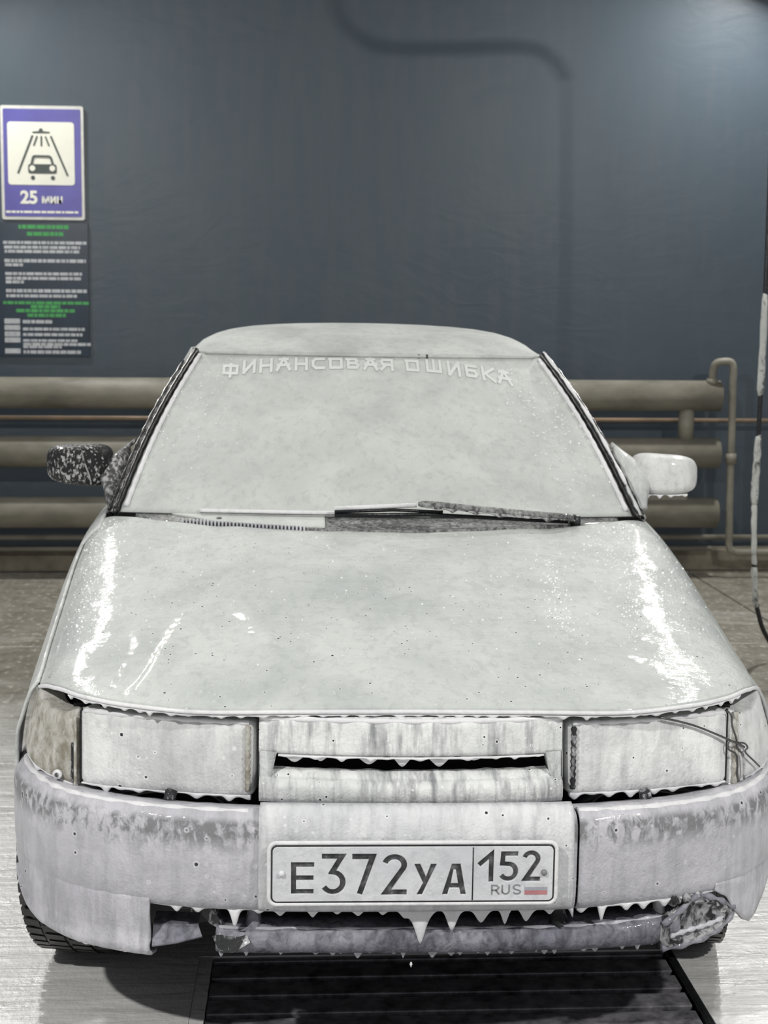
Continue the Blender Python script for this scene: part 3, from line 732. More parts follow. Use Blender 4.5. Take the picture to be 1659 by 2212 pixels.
# --- mirrors
def mirror(sd, mat, mount_mat, dz, name_label):
    mr = part('side_mirror'); mr['label'] = name_label
    cx, cv, cw_ = sd*.843, 1.60, .992+dz; hw, hh = .092, .0575
    V = []; NR, NA = 14, 40; m = MB()
    ring = [(-.07, .02), (-.07, .55), (-.066, .78), (-.050, .93), (-.020, 1.0), (.02, 1.0), (.045, .97), (.050, .90), (.046, .86), (.044, .05)]
    for d, k in ring:
        for j in range(NA):
            a = 2*math.pi*j/NA; ca, sa = math.cos(a), math.sin(a); e = 2/4.2
            x = math.copysign(abs(ca)**e, ca)*hw*k; z = math.copysign(abs(sa)**e, sa)*hh*k
            xo = x*sd      # outer side positive
            z -= .0; 
            if sd < 0: z += (.10*xo)*1.0 if sa < 0 else -.02*xo   # the underside rises outwards
            else: z += (.06*xo) if sa < 0 else -.06*xo
            m.v.append(Vector((cx+x, cv+d+.02*(xo/hw)**2, cw_+z)))
    for i in range(len(ring)-1):
        for j in range(NA): m.f.append((i*NA+j, (i+1)*NA+j, (i+1)*NA+(j+1) % NA, i*NA+(j+1) % NA))
    m.f.append(tuple(range(NA))); m.f.append(tuple((len(ring)-1)*NA+j for j in range(NA))[::-1])
    hs = m.obj('housing', mat, mr)
    if sd < 0:
        MB().tube([Vector((cx+sd*(-.030+.012*math.cos(q*3)), cv-.069+.004*abs(q-.5), cw_+.045-.095*q)) for q in lin(0, 1, 16)], .0025, 6).obj('housing_ridge', FOAM_MESH, hs)
    MB().grid(lambda a, b: Vector((cx+a*hw*.84, cv+.05, cw_+b*hh*.8)), lin(-1, 1, 6), lin(-1, 1, 6)).obj('mirror_glass', GLASS, mr)
    # triangular mount on the door corner, flowing into the mirror arm
    e = lambda q: ws(sd, q)+Vector((sd*.030, .045, -.002))
    A = [e(q) for q in lin(.02, .30, 16)]
    def outp(f):   # outer outline from base to the tip
        return Vector((sd*interp(f, [(0, .752), (.22, .768), (.40, .786), (.52, .782), (.70, .742), (.85, .712), (1, .690)]), interp(f, [(0, 1.50), (.5, 1.58), (1, 1.66)]), interp(f, [(0, .898), (.22, .935), (.40, .972), (.52, .995), (.70, 1.028), (.85, 1.050), (1, 1.068)])+dz*.6))
    Bp = [outp(f) for f in lin(0, 1, 16)]
    m = MB().grid(lambda i, q: A[i].lerp(Bp[i], q)+Vector((sd*.006, -.012, .004))*math.sin(math.pi*q), list(range(16)), lin(0, 1, 8)); m.obj('mount', mount_mat, mr, solid=.012)
    MB().tube(smooth_path([Vector((sd*.755, 1.575, .965+dz)), Vector((sd*.775, 1.585, .97+dz)), Vector((sd*.80, 1.60, .975+dz))], 8), .024, 12).obj('arm', mount_mat, mr)
    return mr, hs, (cx, cv, cw_)
FOAM_MIR = foam('foam_on_mirror', streak=.25, white=(.74, .745, .73), thin=(.56, .57, .56))
mirror(-1, FOAM_SPECK, FOAM_MESH, .004, 'black mirror speckled with foam')
mr, hs, (mx, mv, mw) = mirror(1, FOAM_MIR, FOAM_SIDE, -.006, 'mirror wrapped in smooth white foam')
curtain([Vector((mx+a, mv-.045, mw-.054+.10*max(0, a-.02)**1*.6)) for a in lin(-.080, .055, 12)], 'foam_drips', hs, .003, .011, .03, .006, seed=5)

# --- wheels
def wheel(cx, cv, sd, turn=0, rear=False):
    w = part('wheel', (cx, cv, .2895+.0087*cx)); w.rotation_euler = (0, 0, R(turn))
    prof = [(-.082, .175), (-.086, .21), (-.086, .245), (-.078, .272), (-.062, .283), (-.02, .286), (.02, .286), (.062, .283), (.078, .272), (.086, .245), (.086, .21), (.082, .175)]
    m = MB(); N = 64
    for x, r in prof:
        for j in range(N): a = 2*math.pi*j/N; m.v.append(Vector((x, r*math.cos(a), r*math.sin(a))))
    for i in range(len(prof)-1):
        for j in range(N): m.f.append((i*N+j, i*N+(j+1) % N, (i+1)*N+(j+1) % N, (i+1)*N+j))
    m.obj('tire', RUBBER, w)
    m = MB(); NB = 58
    for j in range(NB):
        for x0, x1, sh in ((-.082, -.050, 0), (-.044, -.004, .5), (.004, .044, .2), (.050, .082, .7)):
            a = 2*math.pi*(j+sh)/NB; da = 2*math.pi/NB*.34
            ro = .2895 if abs(x0+x1) < .09 else .2855
            v8 = []
            for rr in (.272, ro):
                for x, aa in ((x0, a-da), (x1, a-da+.02), (x1, a+da+.02), (x0, a+da)): v8.append((x, rr*math.cos(aa), rr*math.sin(aa)))
            m.add(v8, [(4, 5, 6, 7), (0, 1, 5, 4), (1, 2, 6, 5), (2, 3, 7, 6), (3, 0, 4, 7)])
    tag(m.obj('tread', RUBBER, w, smooth=False), kind='stuff')
    m = MB(); prof2 = [(.0, .02), (.03, .05), (.035, .12), (.05, .155), (.078, .178), (.083, .172)]
    for x, r in prof2:
        for j in range(N): a = 2*math.pi*j/N; m.v.append(Vector((sd*x, r*math.cos(a), r*math.sin(a))))
    for i in range(len(prof2)-1):
        for j in range(N): m.f.append((i*N+j, i*N+(j+1) % N, (i+1)*N+(j+1) % N, (i+1)*N+j))
    m.obj('rim', CHROME, w); MB().tube([(sd*-.02, 0, 0), (sd*.045, 0, 0)], [.05, .035], 20).obj('hub', DARKPL, w)
wheel(-.668, .62, -1, -9); wheel(.668, .62, 1, -9); wheel(-.715, 3.10, -1); wheel(.715, 3.10, 1)

# --- front panels -------------------------------------------------------------
PLAN = [Vector(p+(0,)) for p in ((0, 0), (.15, .001), (.30, .008), (.42, .026), (.53, .058), (.62, .102), (.69, .160), (.745, .235), (.785, .33), (.803, .45))]
def plan(a):                       # a: signed plan index; returns point and outward normal
    t = abs(a); p = crv(PLAN, t); d = crv(PLAN, min(9, t+.02))-crv(PLAN, max(0, t-.02)); d.normalize(); n = Vector((d.y, -d.x, 0))
    if a < 0: p = Vector((-p.x, p.y, 0)); n = Vector((-n.x, n.y, 0))
    return p, n
def a_of_u(u):
    lo, hi = 0., 9.
    for _ in range(40):
        q = (lo+hi)/2
        if crv(PLAN, q).x < abs(u): lo = q
        else: hi = q
    return math.copysign(q, u)
def bpt(a, w, inset):
    p, n = plan(a); p = p-n*inset; return Vector((p.x, p.y, w))
BROWS = [(.478, .090), (.488, .050), (.4915, .028), (.488, .014), (.481, .006), (.470, .001), (.450, 0), (.42, 0), (.38, 0), (.345, .001), (.325, .004), (.314, .010), (.310, .020), (.312, .05)]
def bump_fn(a, k):
    i = int(k); f = k-i
    if i >= len(BROWS)-1: i, f = len(BROWS)-2, 1.0
    w = BROWS[i][0]*(1-f)+BROWS[i+1][0]*f; ins = BROWS[i][1]*(1-f)+BROWS[i+1][1]*f
    top = sstep(k, 6, 2); w += .010*sstep(abs(a), 6, 8.5)*top
    return bpt(a, w+.0016*mnoise.noise(Vector((a*3, k*1.3, 0))), ins+.0015*mnoise.noise(Vector((a*5, k, 3))))
aS = a_of_u(.305)
ks = [x*.5 for x in range(2*(len(BROWS)-1)+1)]
bmp = MB().grid(bump_fn, lin(-9, aS, 150), ks).obj('bumper', FOAM_BUMP, car, solid=.006)
bmpR = MB().grid(lambda a, k: bump_fn(a, k)+Vector((0, -.001+.004*sstep(a, 2, 3), 0)), lin(aS+.035, 9, 70), ks).obj('bumper_end', FOAM_BUMP, car, solid=.006)
rnd = random.Random(13)
beads('glint_beads', bmp, surf_beads(bump_fn, [(min(-2.2, max(-7, rnd.gauss(-5.6, .7))), rnd.uniform(4.0, 5.6)) for _ in range(150)], rnd, .0013, .0032))
beads('glint_beads', bmpR, surf_beads(bump_fn, [(min(7, max(2.3, rnd.gauss(3.8, .9))), rnd.uniform(4.0, 5.4)) for _ in range(420)], rnd, .0013, .0032))
# the plate field of the bumper stands a little proud of it
m = MB().grid(lambda u, k: bpt(a_of_u(u) if abs(u) > 1e-4 else 0, (.5065, .502, .49, .47, .44, .40, .36, .335, .322, .314)[k], (.020, .006, -.003, -.006, -.007, -.007, -.007, -.006, -.003, .004)[k]), lin(-.285, .297, 60), list(range(10)))
fld = m.obj('plate_field', foam('foam_on_plate_field', streak=.35, pits=.7, white=(.76, .77, .78), thin=(.60, .61, .63), under=(.13, .13, .15)), car, solid=.006)
# foam bead on the bumper's top edge
for o, a0, a1 in ((bmp, -8.6, -2.05), (bmpR, 2.1, 8.6)):
    MB().tube([bpt(a, .4885+.010*sstep(abs(a), 6, 8.5)+.0006*math.sin(a*9), .021) for a in lin(a0, a1, 90)], [.0092+.0007*math.sin(i*.8) for i in range(90)], 10).obj('foam_rim', FOAM_DRIP, o)
# tear in the left bumper corner
tp = smooth_path([bpt(-7.0, .462, -.002), bpt(-7.05, .445, -.002), bpt(-6.85, .43, -.003), bpt(-7.05, .405, -.002), bpt(-7.08, .375, -.002), bpt(-7.0, .34, -.002)], 40)
MB().tube(tp, [.0035*(1-.6*i/39) for i in range(40)], 8).obj('crack', BLACK, bmp)
MB().tube([p+Vector((.005, -.004, 0)) for p in tp], [.0032]*40, 8).obj('crack_lip', FOAM_DRIP, bmp)
m = MB().add([bpt(-6.62, .464, -.002), bpt(-6.95, .470, -.002), bpt(-7.1, .456, -.002), bpt(-7.0, .443, -.002), bpt(-6.75, .452, -.002)], [(0, 1, 2, 3, 4)]); m.obj('tear_hole', BLACK, bmp, smooth=False)
# lower valance
def vbot(a): return interp(abs(a), [(0, .212), (5.5, .210), (6.5, .214), (7.2, .226), (8, .255), (9, .305)])
VR_ = [(0, .007), (.12, .0045), (.35, .004), (.6, .008), (.78, .010), (.84, .002), (.93, .004), (.985, .012), (1, .035)]
def val(a, k):
    f, ins = VR_[k]; wt = .328+.006*sstep(abs(a), 6, 9); return bpt(a, wt+(vbot(a)-wt)*f+.001*mnoise.noise(Vector((a*6, k, 9))), ins)
vl = MB().grid(val, lin(-9, a_of_u(-.49), 70), list(range(len(VR_)))).obj('valance', FOAM_VAL, car, solid=.007)
curtain([bpt(a, vbot(a)+.004, .010) for a in lin(-8.2, a_of_u(-.49), 60)], 'foam_drips', vl, .003, .007, .05, .004, seed=12)
VRR = VR_[:6]
def valr(a, k):
    wt = .328+.006*sstep(abs(a), 5.5, 9); e = interp(a, [(4.6, .318), (5.0, .296), (5.3, .262), (5.6, .238), (5.9, .224), (6.2, .236), (6.6, .262), (7.0, .286), (7.5, .308), (8, .322), (9, .330)])
    e += .001*math.sin(a*14); return bpt(a, wt+(e-wt)*k/5, .005)
vrr = MB().grid(valr, lin(4.7, 9, 80), list(range(6))).obj('valance', FOAM_VAL, car, solid=.007); vrr['label'] = 'broken right end of the lower valance'
# broken lower piece hanging at the right
bm_ = MB()
pc = [(.485, .262), (.52, .285), (.555, .308), (.59, .300), (.622, .282), (.645, .262), (.620, .238), (.585, .224), (.535, .216), (.485, .214)]
def brk(u, w, d): 
    p, n = plan(a_of_u(u)); p = p-n*(d); return Vector((p.x, p.y, w))
n = len(pc); cen = (.557, .255)
rings = [(1.0, .020), (.98, .008), (.86, .004), (.72, .016), (.40, .022), (.05, .024)]
for k, d in rings:
    for (u, w) in pc: bm_.v.append(brk(cen[0]+(u-cen[0])*k, cen[1]+(w-cen[1])*k, d))
for r in range(len(rings)-1):
    for j in range(n): bm_.f.append((r*n+j, r*n+(j+1) % n, (r+1)*n+(j+1) % n, (r+1)*n+j))
bm_.f.append(tuple((len(rings)-1)*n+j for j in range(n)))
bk = bm_.obj('broken_lamp_bezel', FOAM_DIRTY, car, solid=.006)
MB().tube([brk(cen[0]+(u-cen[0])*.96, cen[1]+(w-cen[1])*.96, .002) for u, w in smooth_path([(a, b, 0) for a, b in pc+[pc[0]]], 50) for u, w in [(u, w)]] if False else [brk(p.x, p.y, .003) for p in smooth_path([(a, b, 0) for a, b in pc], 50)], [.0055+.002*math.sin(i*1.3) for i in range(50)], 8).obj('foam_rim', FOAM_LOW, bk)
MB().tube([brk(p.x, p.y, .004) for p in smooth_path([(.50, .236, 0), (.54, .243, 0), (.58, .246, 0), (.622, .252, 0)], 20)], [.0045+.0018*math.sin(i*1.9) for i in range(20)], 8).obj('foam_rim', FOAM_VAL, bk)
for i, u in enumerate((.505, .530, .555)):
    MB().tube([brk(u, .298, .012), brk(u+.004, .310, .008), brk(u+.014, .302, .008)], [.009, .013, .008], 8).obj('torn_tab', FOAM_DIRTY, bk)
MB().tube([brk(.655, .255, .006), brk(.667, .262, .004), brk(.673, .270, .006)], [.007, .005, .003], 8).obj('torn_tab', SEAL, bk)
# lower lip bar with ledge
def lip_fn(u, k):
    v, w = ((.13, .262), (.055, .264), (.030, .262), (.018, .257), (.016, .246), (.020, .230), (.030, .223), (.08, .222))[k]
    p, nn = plan(a_of_u(u) if abs(u) > 1e-4 else 0)
    return Vector((u, v+p.y*.9, w+.0025*mnoise.noise(Vector((u*22, k*.7, 0)))+.006*sstep(u, .35, .5)*(k < 5)))
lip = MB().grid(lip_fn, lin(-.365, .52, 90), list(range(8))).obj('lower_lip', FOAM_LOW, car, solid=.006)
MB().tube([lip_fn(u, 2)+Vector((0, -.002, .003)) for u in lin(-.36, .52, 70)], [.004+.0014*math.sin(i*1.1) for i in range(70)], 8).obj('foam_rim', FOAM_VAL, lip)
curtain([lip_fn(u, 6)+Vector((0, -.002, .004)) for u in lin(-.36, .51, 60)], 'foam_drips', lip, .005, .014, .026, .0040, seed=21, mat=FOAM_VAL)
# broken flap and ledge at the left of the opening
MB().add([(-.485, .075, .256), (-.40, .065, .258), (-.392, .055, .240), (-.44, .045, .232), (-.485, .045, .226), (-.485, .13, .258), (-.40, .12, .258)], [(0, 1, 2, 3, 4), (0, 5, 6, 1)]).obj('ledge', FOAM_LOW, vl, smooth=False, solid=.005)
MB().add([(-.385, .06, .318), (-.368, .055, .318), (-.362, .05, .288), (-.345, .048, .262), (-.325, .05, .245), (-.375, .058, .268), (-.392, .062, .285)], [(0, 1, 2, 6), (2, 3, 5, 6), (3, 4, 5)]).obj('torn_flap', FOAM_DIRTY, lip, smooth=False, solid=.006)
MB().add([(-.372, .03, .252), (-.31, .03, .262), (-.30, .015, .245), (-.33, .01, .228), (-.355, .014, .226)], [(0, 1, 2, 3, 4)]).obj('torn_flap', FOAM_DIRTY, lip, smooth=False, solid=.005)
for u, mt, w in ((-.296, FOAM_LOW, .016), (.005, FOAM_DIRTY, .012), (.282, FOAM_DIRTY, .020), (.487, FOAM_DRIP, .013)):
    m = MB().grid(lambda q, j: Vector((u+w*(.75+.35*abs(q-.5)*2)*math.cos(j*math.pi/4), plan(a_of_u(u))[0].y+.062+.02*math.sin(j*math.pi/4)-.03*q**3, .322-.064*q)), lin(0, 1, 10), list(range(9))); m.obj('opening_post', mt, lip)
# drips along the bumper's underside
curtain([bpt(a, .3125, .012) for a in lin(a_of_u(-.485), aS, 120)], 'foam_drips', bmp, .005, .026, .036, .0055, seed=31,
        peaks=[(.045, .012, .009), (.085, .009, .009), (.155, .034, .0085), (.20, .008, .010), (.24, .010, .009), (.30, .012, .008), (.345, .008, .008), (.385, .010, .009), (.43, .008, .008), (.47, .013, .010), (.50, .046, .020), (.502, .02, .008), (.56, .040, .013), (.615, .026, .014), (.66, .028, .008), (.70, .024, .012), (.745, .012, .009), (.79, .018, .007)])
curtain([bpt(a, .3125, .012) for a in lin(aS+.05, a_of_u(.60), 60)], 'foam_drips', bmpR, .005, .016, .036, .0055, seed=33,
        peaks=[(.01, .01, .01), (.05, .030, .006), (.10, .013, .010), (.135, .012, .009), (.18, .014, .010), (.22, .010, .008), (.26, .012, .010)])
MB().tube([Vector((.0, .014, .206)), Vector((.0, .014, .202)), Vector((0, .014, .196))], [.001, .0028, .0012], 8).obj('falling_drop', FOAM_DRIP, lip)

# --- near-black backing paints the shade of the gaps; stays, crossmember, lugs
bay = part('radiator_support')
MB().box((-.60, .20, .21), (.60, .24, .66)).obj('gap_backing', BLACK, bay, smooth=False)
MB().box((-.66, .26, .40), (.66, .34, .64)).obj('lamp_gap_fill', BLACK, bay, smooth=False)
for sd in (-1, 1):
    MB().box((sd*.66-.05, .32, .40), (sd*.66+.05, .40, .65)).obj('lamp_gap_fill', BLACK, bay, smooth=False)
    MB().tube(smooth_path([(sd*.33, .13, .470), (sd*.40, .16, .500), (sd*.50, .18, .492), (sd*.58, .2, .47)], 12), .012, 8).obj('bumper_stay', DARKPL, bay)
    MB().tube([(sd*.455, .11, .505), (sd*.465, .13, .46)], .012, 8).obj('bumper_stay', FOAM_DIRTY, bay)
MB().tube([(-.45, .14, .285), (.45, .14, .285)], .022, 10).obj('crossmember', DARKPL, bay)
for x, z in ((-.42, .275), (-.355, .30), (.33, .29), (.21, .30)):
    MB().box((x, .13, z-.02), (x+.03, .18, z+.02), .004).obj('tow_lug', FOAM_DIRTY, bay)

# --- grille panel with its slot
gp = part('grille')
def gbox2(name, fn, us, rows, mat=FOAM_GRILLE, solid=0): return MB().grid(fn, us, rows).obj(name, mat, gp, solid=solid)
GV = .052
def gfront(w): return GV+.10*(w-.54)          # panel leans back upwards
def cross(u): return .03*(u/.29)**2
top_rows = [(.659, .055), (.6585, .015), (.656, .004), (.652, 0), (.64, 0), (.615, 0), (.598, 0), (.5905, .001), (.5870, .006), (.586, .018), (.587, .05)]
gbox2('upper_panel', lambda u, k: Vector((u, gfront(top_rows[k][0])+top_rows[k][1]+cross(u), top_rows[k][0])), lin(-.289, .287, 60), list(range(len(top_rows))))
low_rows = [(.545, .045), (.5560, .031), (.557, .026), (.551, .009), (.545, .002), (.5415, .002), (.5405, .012)]
gbox2('lower_panel', lambda u, k: Vector((u*(.985-.02*(k < 3)), gfront(low_rows[k][0])+low_rows[k][1]+cross(u)-.0045*(k in (2, 3, 4))*mnoise.noise(Vector((u*38, .4*k, 2))), low_rows[k][0]+.003*(k < 3)*mnoise.noise(Vector((u*30, 5, 2))))), lin(-.270, .268, 160), list(range(len(low_rows))))
for sd in (-1, 1):
    rows = [.592, .575, .56, .55, .543, .5405]
    a0 = .2885 if sd < 0 else .2865
    def sidep(j, k, sd=sd, a0=a0):
        w = rows[k]; inn = .2555+(.588-w)*.22
        u = (inn, inn, a0-.004, a0, a0)[j]; ins = (.05, .0, .0, .004, .05)[j]
        return Vector((sd*u, gfront(w)+ins+cross(u), w))
    gbox2('side_panel', sidep, list(range(5)), list(range(6)))
for sd in (-1, 1):
    m = MB().grid(lambda w, j: Vector((sd*(.2885, .2875, .2875)[j], gfront(w)+(.0, .004, .05)[j]+cross(.289), w)), lin(.5405, .657, 12), [0, 1, 2]); m.obj('panel_edge', FOAM_GRILLE, gp)
MB().tube([Vector((u, gfront(.65)+.004+cross(u), .6535)) for u in lin(-.287, .285, 60)], [.0052+.001*math.sin(i*.9) for i in range(60)], 8).obj('foam_rim', FOAM_DRIP, gp)
curtain([Vector((u, gfront(.584)-.001+cross(u), .5875)) for u in lin(-.252, .25, 60)], 'foam_drips', gp, .003, .008, .04, .004, seed=41)
curtain([Vector((u, gfront(.584)+.02+cross(u), .585)) for u in lin(-.252, .25, 60)], 'foam_strings', gp, .001, .020, .075, .003, seed=44)
# strip between grille and bumper
sr = [(.5385, .05), (.5385, .006), (.535, -.001), (.528, -.004), (.512, -.004), (.5055, -.001), (.505, .03)]
st = MB().grid(lambda u, k: Vector((u, .046+sr[k][1]+.026*(u/.29)**2, sr[k][0])), lin(-.287, .285, 60), list(range(7))).obj('grille_strip', FOAM_GRILLE, car, solid=.006)
MB().tube([Vector((u, .045+.026*(u/.29)**2, .5365)) for u in lin(-.286, .284, 40)], .0032, 8).obj('foam_rim', FOAM_DRIP, st)

# --- lamps: a rounded panel over a rectangle (s, h) mapped onto a curved plan
def pillow(name, mapf, outline, mat, parent, rings=((1.0, .050), (1.0, .010), (.988, .002), (.965, -.002), (.93, -.004), (.75, -.006), (.5, -.007), (.25, -.008), (.02, -.008))):
    n = len(outline); cx = sum(p[0] for p in outline)/n; cy = sum(p[1] for p in outline)/n; m = MB()
    for k, d in rings:
        for s_, h in outline:
            ds, dh = s_-cx, h-cy; q = k
            m.v.append(mapf(cx+ds*q, cy+dh*q, d))
    for r in range(len(rings)-1):
        for j in range(n): m.f.append((r*n+j, r*n+(j+1) % n, (r+1)*n+(j+1) % n, (r+1)*n+j))
    m.f.append(tuple((len(rings)-1)*n+j for j in range(n)))
    return m.obj(name, mat, parent)
def rr2(x0, x1, y0, y1, rx, ry, n=5, sub=8):
    P = []
    for cx, cy, a0 in ((x1-rx, y1-ry, 0), (x0+rx, y1-ry, 90), (x0+rx, y0+ry, 180), (x1-rx, y0+ry, 270)):
        for i in range(n+1):
            a = R(a0+90*i/n); P.append((cx+rx*math.cos(a), cy+ry*math.sin(a)))
    Q = []
    for a, b in zip(P, P[1:]+P[:1]):
        L = max(abs(a[0]-b[0]), abs(a[1]-b[1])); k = max(1, int(L*sub))
        Q += [(a[0]+(b[0]-a[0])*i/k, a[1]+(b[1]-a[1])*i/k) for i in range(k)]
    return Q
LP = [Vector(p+(0,)) for p in ((.298, .092), (.40, .110), (.52, .142), (.637, .188))]
CP = [Vector(p+(0,)) for p in ((.643, .192), (.682, .225), (.709, .262), (.728, .300), (.7405, .344))]
def pmap(P, sd, w0, w1, flare=0.0):
    def f(s_, h, d):
        t = s_*(len(P)-1); t = max(0, min(len(P)-1, t)); p = crv(P, t); dd = crv(P, min(len(P)-1, t+.02))-crv(P, max(0, t-.02)); dd.normalize()
        n = Vector((dd.y, -dd.x, 0)); p = p-n*d
        wb = w0[0]+(w0[1]-w0[0])*s_; wt = w1[0]+(w1[1]-w1[0])*s_
        return Vector((sd*(p.x+flare*s_*(.655-(wb+(wt-wb)*h))), p.y+.05*(wb+(wt-wb)*h-.52), wb+(wt-wb)*h))
    return f
for sd in (-1, 1):
    hl = part('headlight')
    f = pmap(LP, sd, (.502, .499) if sd < 0 else (.506, .500), (.648, .648) if sd < 0 else (.647, .646))
    ln = pillow('lens', f, rr2(0, 1, 0, 1, .035, .075, sub=14), FOAM_LAMP, hl)
    # wet plastic edge at the inner end, and the seam ring
    MB().tube([f(.035, h, -.006) for h in lin(.08, .93, 30)], [.0052+.0012*math.sin(i*2.1) for i in range(30)], 8).obj('lens_edge', FOAM_CORNER if sd < 0 else FOAM_DIRTY, hl)
    MB().tube([f(s_, .965, -.001) for s_ in lin(.03, .97, 40)], [.0052+.001*math.sin(i*1.3) for i in range(40)], 8).obj('foam_rim', FOAM_DRIP, hl)
    MB().tube([f(1.008, h, .004) for h in lin(.0, 1, 12)], .0028, 8).obj('seam', SEAL, hl)
    MB().box((sd*.305-.004, .10, .605), (sd*.305+.004, .115, .62), .001).obj('clip', SEAL, hl); MB().box((sd*.305-.004, .10, .580), (sd*.305+.004, .115, .592), .001).obj('clip', SEAL, hl)
    curtain([f(s_, .02, .002) for s_ in lin(.02, .99, 50)], 'foam_drips', hl, .005, .012, .045, .005, seed=50+sd)
    cl = part('corner_lamp')
    g_ = pmap(CP, sd, (.490, .522), (.646, .660), .34)
    ol = [(0, 0), (.2, .0), (.4, .008), (.6, .03), (.8, .10), (.93, .22), (1.0, .42), (1, .6), (1, .8), (.985, .93), (.95, .99), (.9, .99), (.7, .92), (.5, .87), (.3, .88), (.12, .92), (0, .97), (0, .75), (0, .5), (0, .25)]
    pillow('lens', g_, [tuple(p[:2]) for p in smooth_path([q+(0,) for q in ol+[ol[0]]], 80)[:-1]], FOAM_CORNER if sd < 0 else FOAM_LAMP, cl,
           rings=((1.0, .045), (1.0, .008), (.985, .002), (.95, 0), (.8, -.003), (.5, -.004), (.2, -.004), (.02, -.004)))
    curtain([g_(s_, interp(s_, [(0, .03), (.5, .035), (.7, .09), (.9, .22)]), .003) for s_ in lin(0, .9, 30)], 'foam_drips', cl, .004, .012, .04, .004, seed=60+sd)
    if sd < 0:
        p = g_(.17, .10, -.007); MB().tube([p, p+Vector((-.002, -.006, 0))], [.010, .009], 16).obj('screw', FOAM_DRIP, cl); MB().tube([p+Vector((-.001, -.005, 0)), p+Vector((-.003, -.008, 0))], [.005, .004], 12).obj('screw_head', FOAM_MESH, cl)
        MB().tube([g_(.03, h, -.004) for h in lin(.05, .55, 14)], .0045, 8).obj('lens_rib', FOAM_DIRTY, cl); MB().tube([g_(.0, h, -.006) for h in lin(.0, .9, 14)], .003, 8).obj('lens_rib', FOAM_CORNER, cl)
        curtain([f(1.0, .02, .004), f(1.006, .02, .004), f(1.02, .02, .004)], 'foam_drips', cl, .02, .012, .02, .005, seed=77)
    else:
        # a wire ties the lamp to the hood
        wr = part('tie_wire')
        def q_(s_, h, d=-.013): return f(s_, h, d)
        def c_(s_, h, d=-.012): return g_(s_, h, d)
        main = [q_(.50, 1.02, -.004), q_(.60, .975), q_(.75, .86), q_(.90, .70), q_(.985, .60), c_(.05, .545), c_(.13, .47)]
        MB().tube(smooth_path(main, 40), .0022, 8).obj('wire', WIRE, wr)
        MB().tube(smooth_path([q_(.97, 1.0, -.004), q_(.99, .95), q_(1.0, .80), c_(.02, .62), c_(.035, .5), c_(.09, .41)], 30), .002, 8).obj('wire', WIRE, wr)
        MB().tube(smooth_path([q_(.985, .60), q_(.975, .54), q_(.985, .47), c_(.03, .40), c_(.04, .2), c_(.05, .05)], 30), .002, 8).obj('wire', WIRE, wr)
        MB().tube(smooth_path([c_(.05, .56), c_(.13, .52), c_(.17, .45), c_(.14, .40), c_(.26, .22), c_(.33, .12)], 30), .0019, 8).obj('wire', WIRE, wr)
        MB().tube(smooth_path([c_(.09, .42), c_(.11, .38), c_(.12, .25), c_(.12, .05)], 16), .0022, 8).obj('wire', FOAM_MESH, wr)
        MB().tube([c_(.05, h, -.004) for h in lin(.02, .95, 20)], [.007+.0015*math.sin(i*1.7) for i in range(20)], 8).obj('clamp_strip', FOAM_CORNER, wr)

# --- number plate
plt = part('license_plate', (-.0015, -.020, .392)); plt['label'] = 'foam-covered number plate E372YA 152 RUS'
PLBASE = NT('plate_print')
nf = PLBASE.noise(22, None, 5, .65); z_ = PLBASE.sep()[2]
PLBASE = PLBASE.out(PLBASE.ramp(nf, (.36, (.035, .036, .04)), (.56, (.20, .205, .215)), (.75, (.34, .34, .36))), .3)
PLFOAM = foam('foam_on_plate', white=(.70, .71, .73), thin=(.56, .57, .60), fine=.45, spec=.35)
def P2(x, y): return ((x-827)/2.933/1000, (244-y)/2.933/1000)
def stroke(pts, w):
    P = [Vector(p) for p in pts]; Lft, Rgt = [], []
    for i, p in enumerate(P):
        d0 = (P[i]-P[i-1]).normalized() if i > 0 else (P[1]-P[0]).normalized(); d1 = (P[i+1]-P[i]).normalized() if i < len(P)-1 else d0
        n0, n1 = Vector((-d0.y, d0.x)), Vector((-d1.y, d1.x)); b = n0+n1
        if b.length < .3: b = n0
        else:
            b.normalize(); b = b/max(.42, b.dot(n0))
        Lft.append(p+b*w/2); Rgt.append(p-b*w/2)
    return [tuple(q) for q in Lft+Rgt[::-1]]
def arcp(cx, cy, rx, ry, a0, a1, n=12): return [(cx+rx*math.cos(R(a0+(a1-a0)*i/n)), cy-ry*math.sin(R(a0+(a1-a0)*i/n))) for i in range(n+1)]
def flatten(P): return [P2(*p) for p in P]
two = lambda x0, x1, y0, y1, w: stroke(arcp((x0+x1)/2, y0+w/2+(y1-y0)*.20, (x1-x0)/2-w/2, (y1-y0)*.20, 165, -25)+[(x0+w*.75, y1-w*.5), (x1, y1-w*.5)], w)
SH = [('E', [[(170, 178), (291, 178), (291, 203), (195, 203), (195, 251), (288, 251), (288, 276), (195, 276), (195, 327), (289, 327), (289, 352), (170, 352)]]),
      ('3', [stroke([(334, 145), (440, 145), (388, 233)]+arcp(393, 289, 54, 54, 75, -150, 16), 27)]),
      ('7', [stroke([(497, 147), (606, 147), (537, 356)], 29)]), ('2', [two(657, 790, 136, 360, 28)]),
      ('Y', [[(832, 190), (861, 190), (894, 266), (921, 190), (949, 190), (874, 360), (845, 360), (880, 294)]]),
      ('A', [[(1034, 190), (1078, 190), (1111, 360), (1084, 360), (1076, 323), (1020, 323), (1011, 360), (983, 360)], [(1027, 298), (1070, 298), (1056, 222), (1042, 222)]]),
      ('1', [stroke([(1180, 196), (1246, 138), (1246, 290)], 25)]),
      ('5', [stroke([(1390, 134), (1311, 134), (1306, 190)]+arcp(1338, 233, 42, 42, 72, -150, 14), 24)]), ('2', [two(1414, 1512, 118, 288, 24)])]
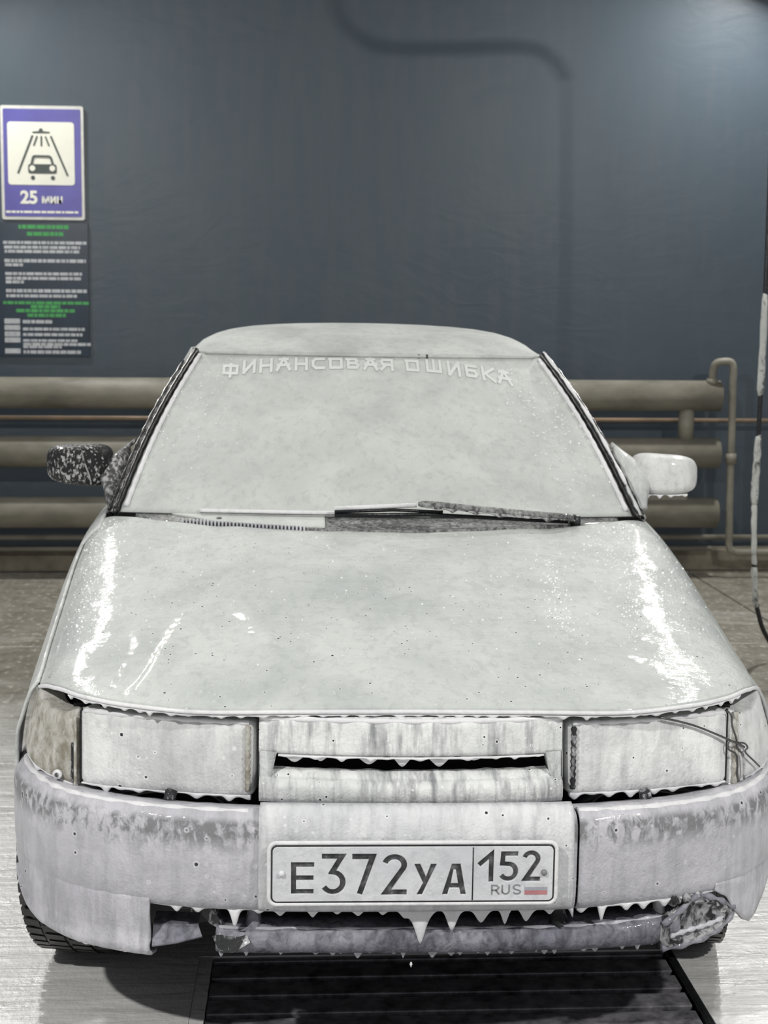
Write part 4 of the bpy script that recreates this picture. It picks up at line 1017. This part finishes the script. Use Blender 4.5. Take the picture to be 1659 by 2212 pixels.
MB().poly_prism(rrect(-.259, .259, -.0545, .0545, .010)[::-1], -.001, .004).obj('plate_base', PLBASE, plt, smooth=False)
def filled(name, polys, extr, bev, mat, yoff):
    cu = bpy.data.curves.new(name, 'CURVE'); cu.dimensions = '2D'; cu.fill_mode = 'BOTH'; cu.extrude = extr; cu.bevel_depth = bev; cu.bevel_resolution = 2; cu.offset = -bev*1.25
    for P in polys:
        sp = cu.splines.new('POLY'); sp.points.add(len(P)-1); sp.use_cyclic_u = True
        for i, (x, y) in enumerate(P): sp.points[i].co = (x, y, 0, 1)
    t = bpy.data.objects.new(name+'_tmp', cu); col.objects.link(t); bpy.context.view_layer.update()
    me = bpy.data.meshes.new_from_object(t.evaluated_get(bpy.context.evaluated_depsgraph_get())); bpy.data.objects.remove(t)
    me.transform(Matrix.Rotation(R(90), 4, 'X')); me.transform(Matrix.Translation((0, yoff, 0)))
    me.materials.clear(); me.materials.append(mat)
    o = bpy.data.objects.new(name, me); col.objects.link(o); o.parent = plt; return o
holes = [flatten(p) for ch, ps_ in SH for p in ps_]
filled('foam_sheet', [rrect(-.2585, .258, -.0520, .0520, .009)]+holes, .0016, .0012, PLFOAM, -.0035)
LETM = NT('plate_black_print')
nf = LETM.noise(45, None, 5, .6); z_ = LETM.sep()[2]
LETM = LETM.out(LETM.ramp(nf, (.38, (.012, .012, .014)), (.55, (.06, .06, .065)), (.72, (.22, .22, .23))), .25)
for ch, ps_ in SH:
    o = filled('plate_character', [flatten(p) for p in ps_], .0003, 0, LETM, -.0017)
ring = [Vector((x, -.0035, z)) for x, z in rrect(-.2605, .2600, -.0535, .0535, .011)]; ring.append(ring[0])
def cl_tube(name, off, rad, mat, y):
    P = [Vector((x, y, z)) for x, z in rrect(-.2600-off, .2595+off, -.0535-off, .0535+off, .011+off*.6, 8)]; P.append(P[0]); MB().tube(P, rad, 8, False).obj(name, mat, plt)
cl_tube('plate_border', -.0005, .0016, SEAL, -.0036)
cl_tube('foam_rim', .0045, .0042, FOAM_DRIP, -.002)
MB().tube([Vector((P2(1147, 0)[0], -.006, .050)), Vector((P2(1147, 0)[0], -.006, -.050))], .0013, 8).obj('divider', SEAL, plt)
RUSM = plain('plate_grey_print', (.22, .22, .235), .4, ns=.2)
def ribbon(name, strokes, w, mat, d=-.0068):
    m = MB()
    for s_ in strokes:
        pl_ = flatten(stroke(s_, w)); k = len(pl_)//2
        for i in range(k-1): m.add([(x, d, z) for x, z in (pl_[i], pl_[i+1], pl_[2*k-2-i], pl_[2*k-1-i])], [(0, 1, 2, 3)])
    return m.obj(name, mat, plt, smooth=False, solid=.0006)
ribbon('plate_character', [[(1252, 360), (1252, 310), (1278, 310), (1290, 322), (1278, 336), (1252, 336)], [(1272, 336), (1292, 360)]], 8, RUSM)
ribbon('plate_character', [[(1308, 306), (1308, 345)]+arcp(1327, 340, 19, 17, 190, 350, 8)+[(1346, 306)]], 8, RUSM)
ribbon('plate_character', [arcp(1388, 320, 19, 13, 20, 200, 8)+[(1376, 330), (1400, 338)]+arcp(1388, 345, 19, 12, 10, -160, 8)], 8, RUSM)
for y0, y1, cc in ((298, 319, (.60, .61, .62)), (319, 338, (.36, .37, .42)), (338, 361, (.48, .20, .21))):
    a, b = P2(1430, y1), P2(1553, y0); MB().box((a[0], -.0070, a[1]), (b[0], -.0062, b[1])).obj('flag_stripe', plain('flag_tone', cc, .4, ns=.12, nscale=80), plt, smooth=False)
for bx in (118, 1533):
    x, z = P2(bx, 238); MB().tube([(x, -.005, z), (x, -.010, z), (x, -.0125, z)], [.0062, .0055, .002], 12).obj('bolt', FOAM_DRIP if bx < 500 else RUSM, plt)
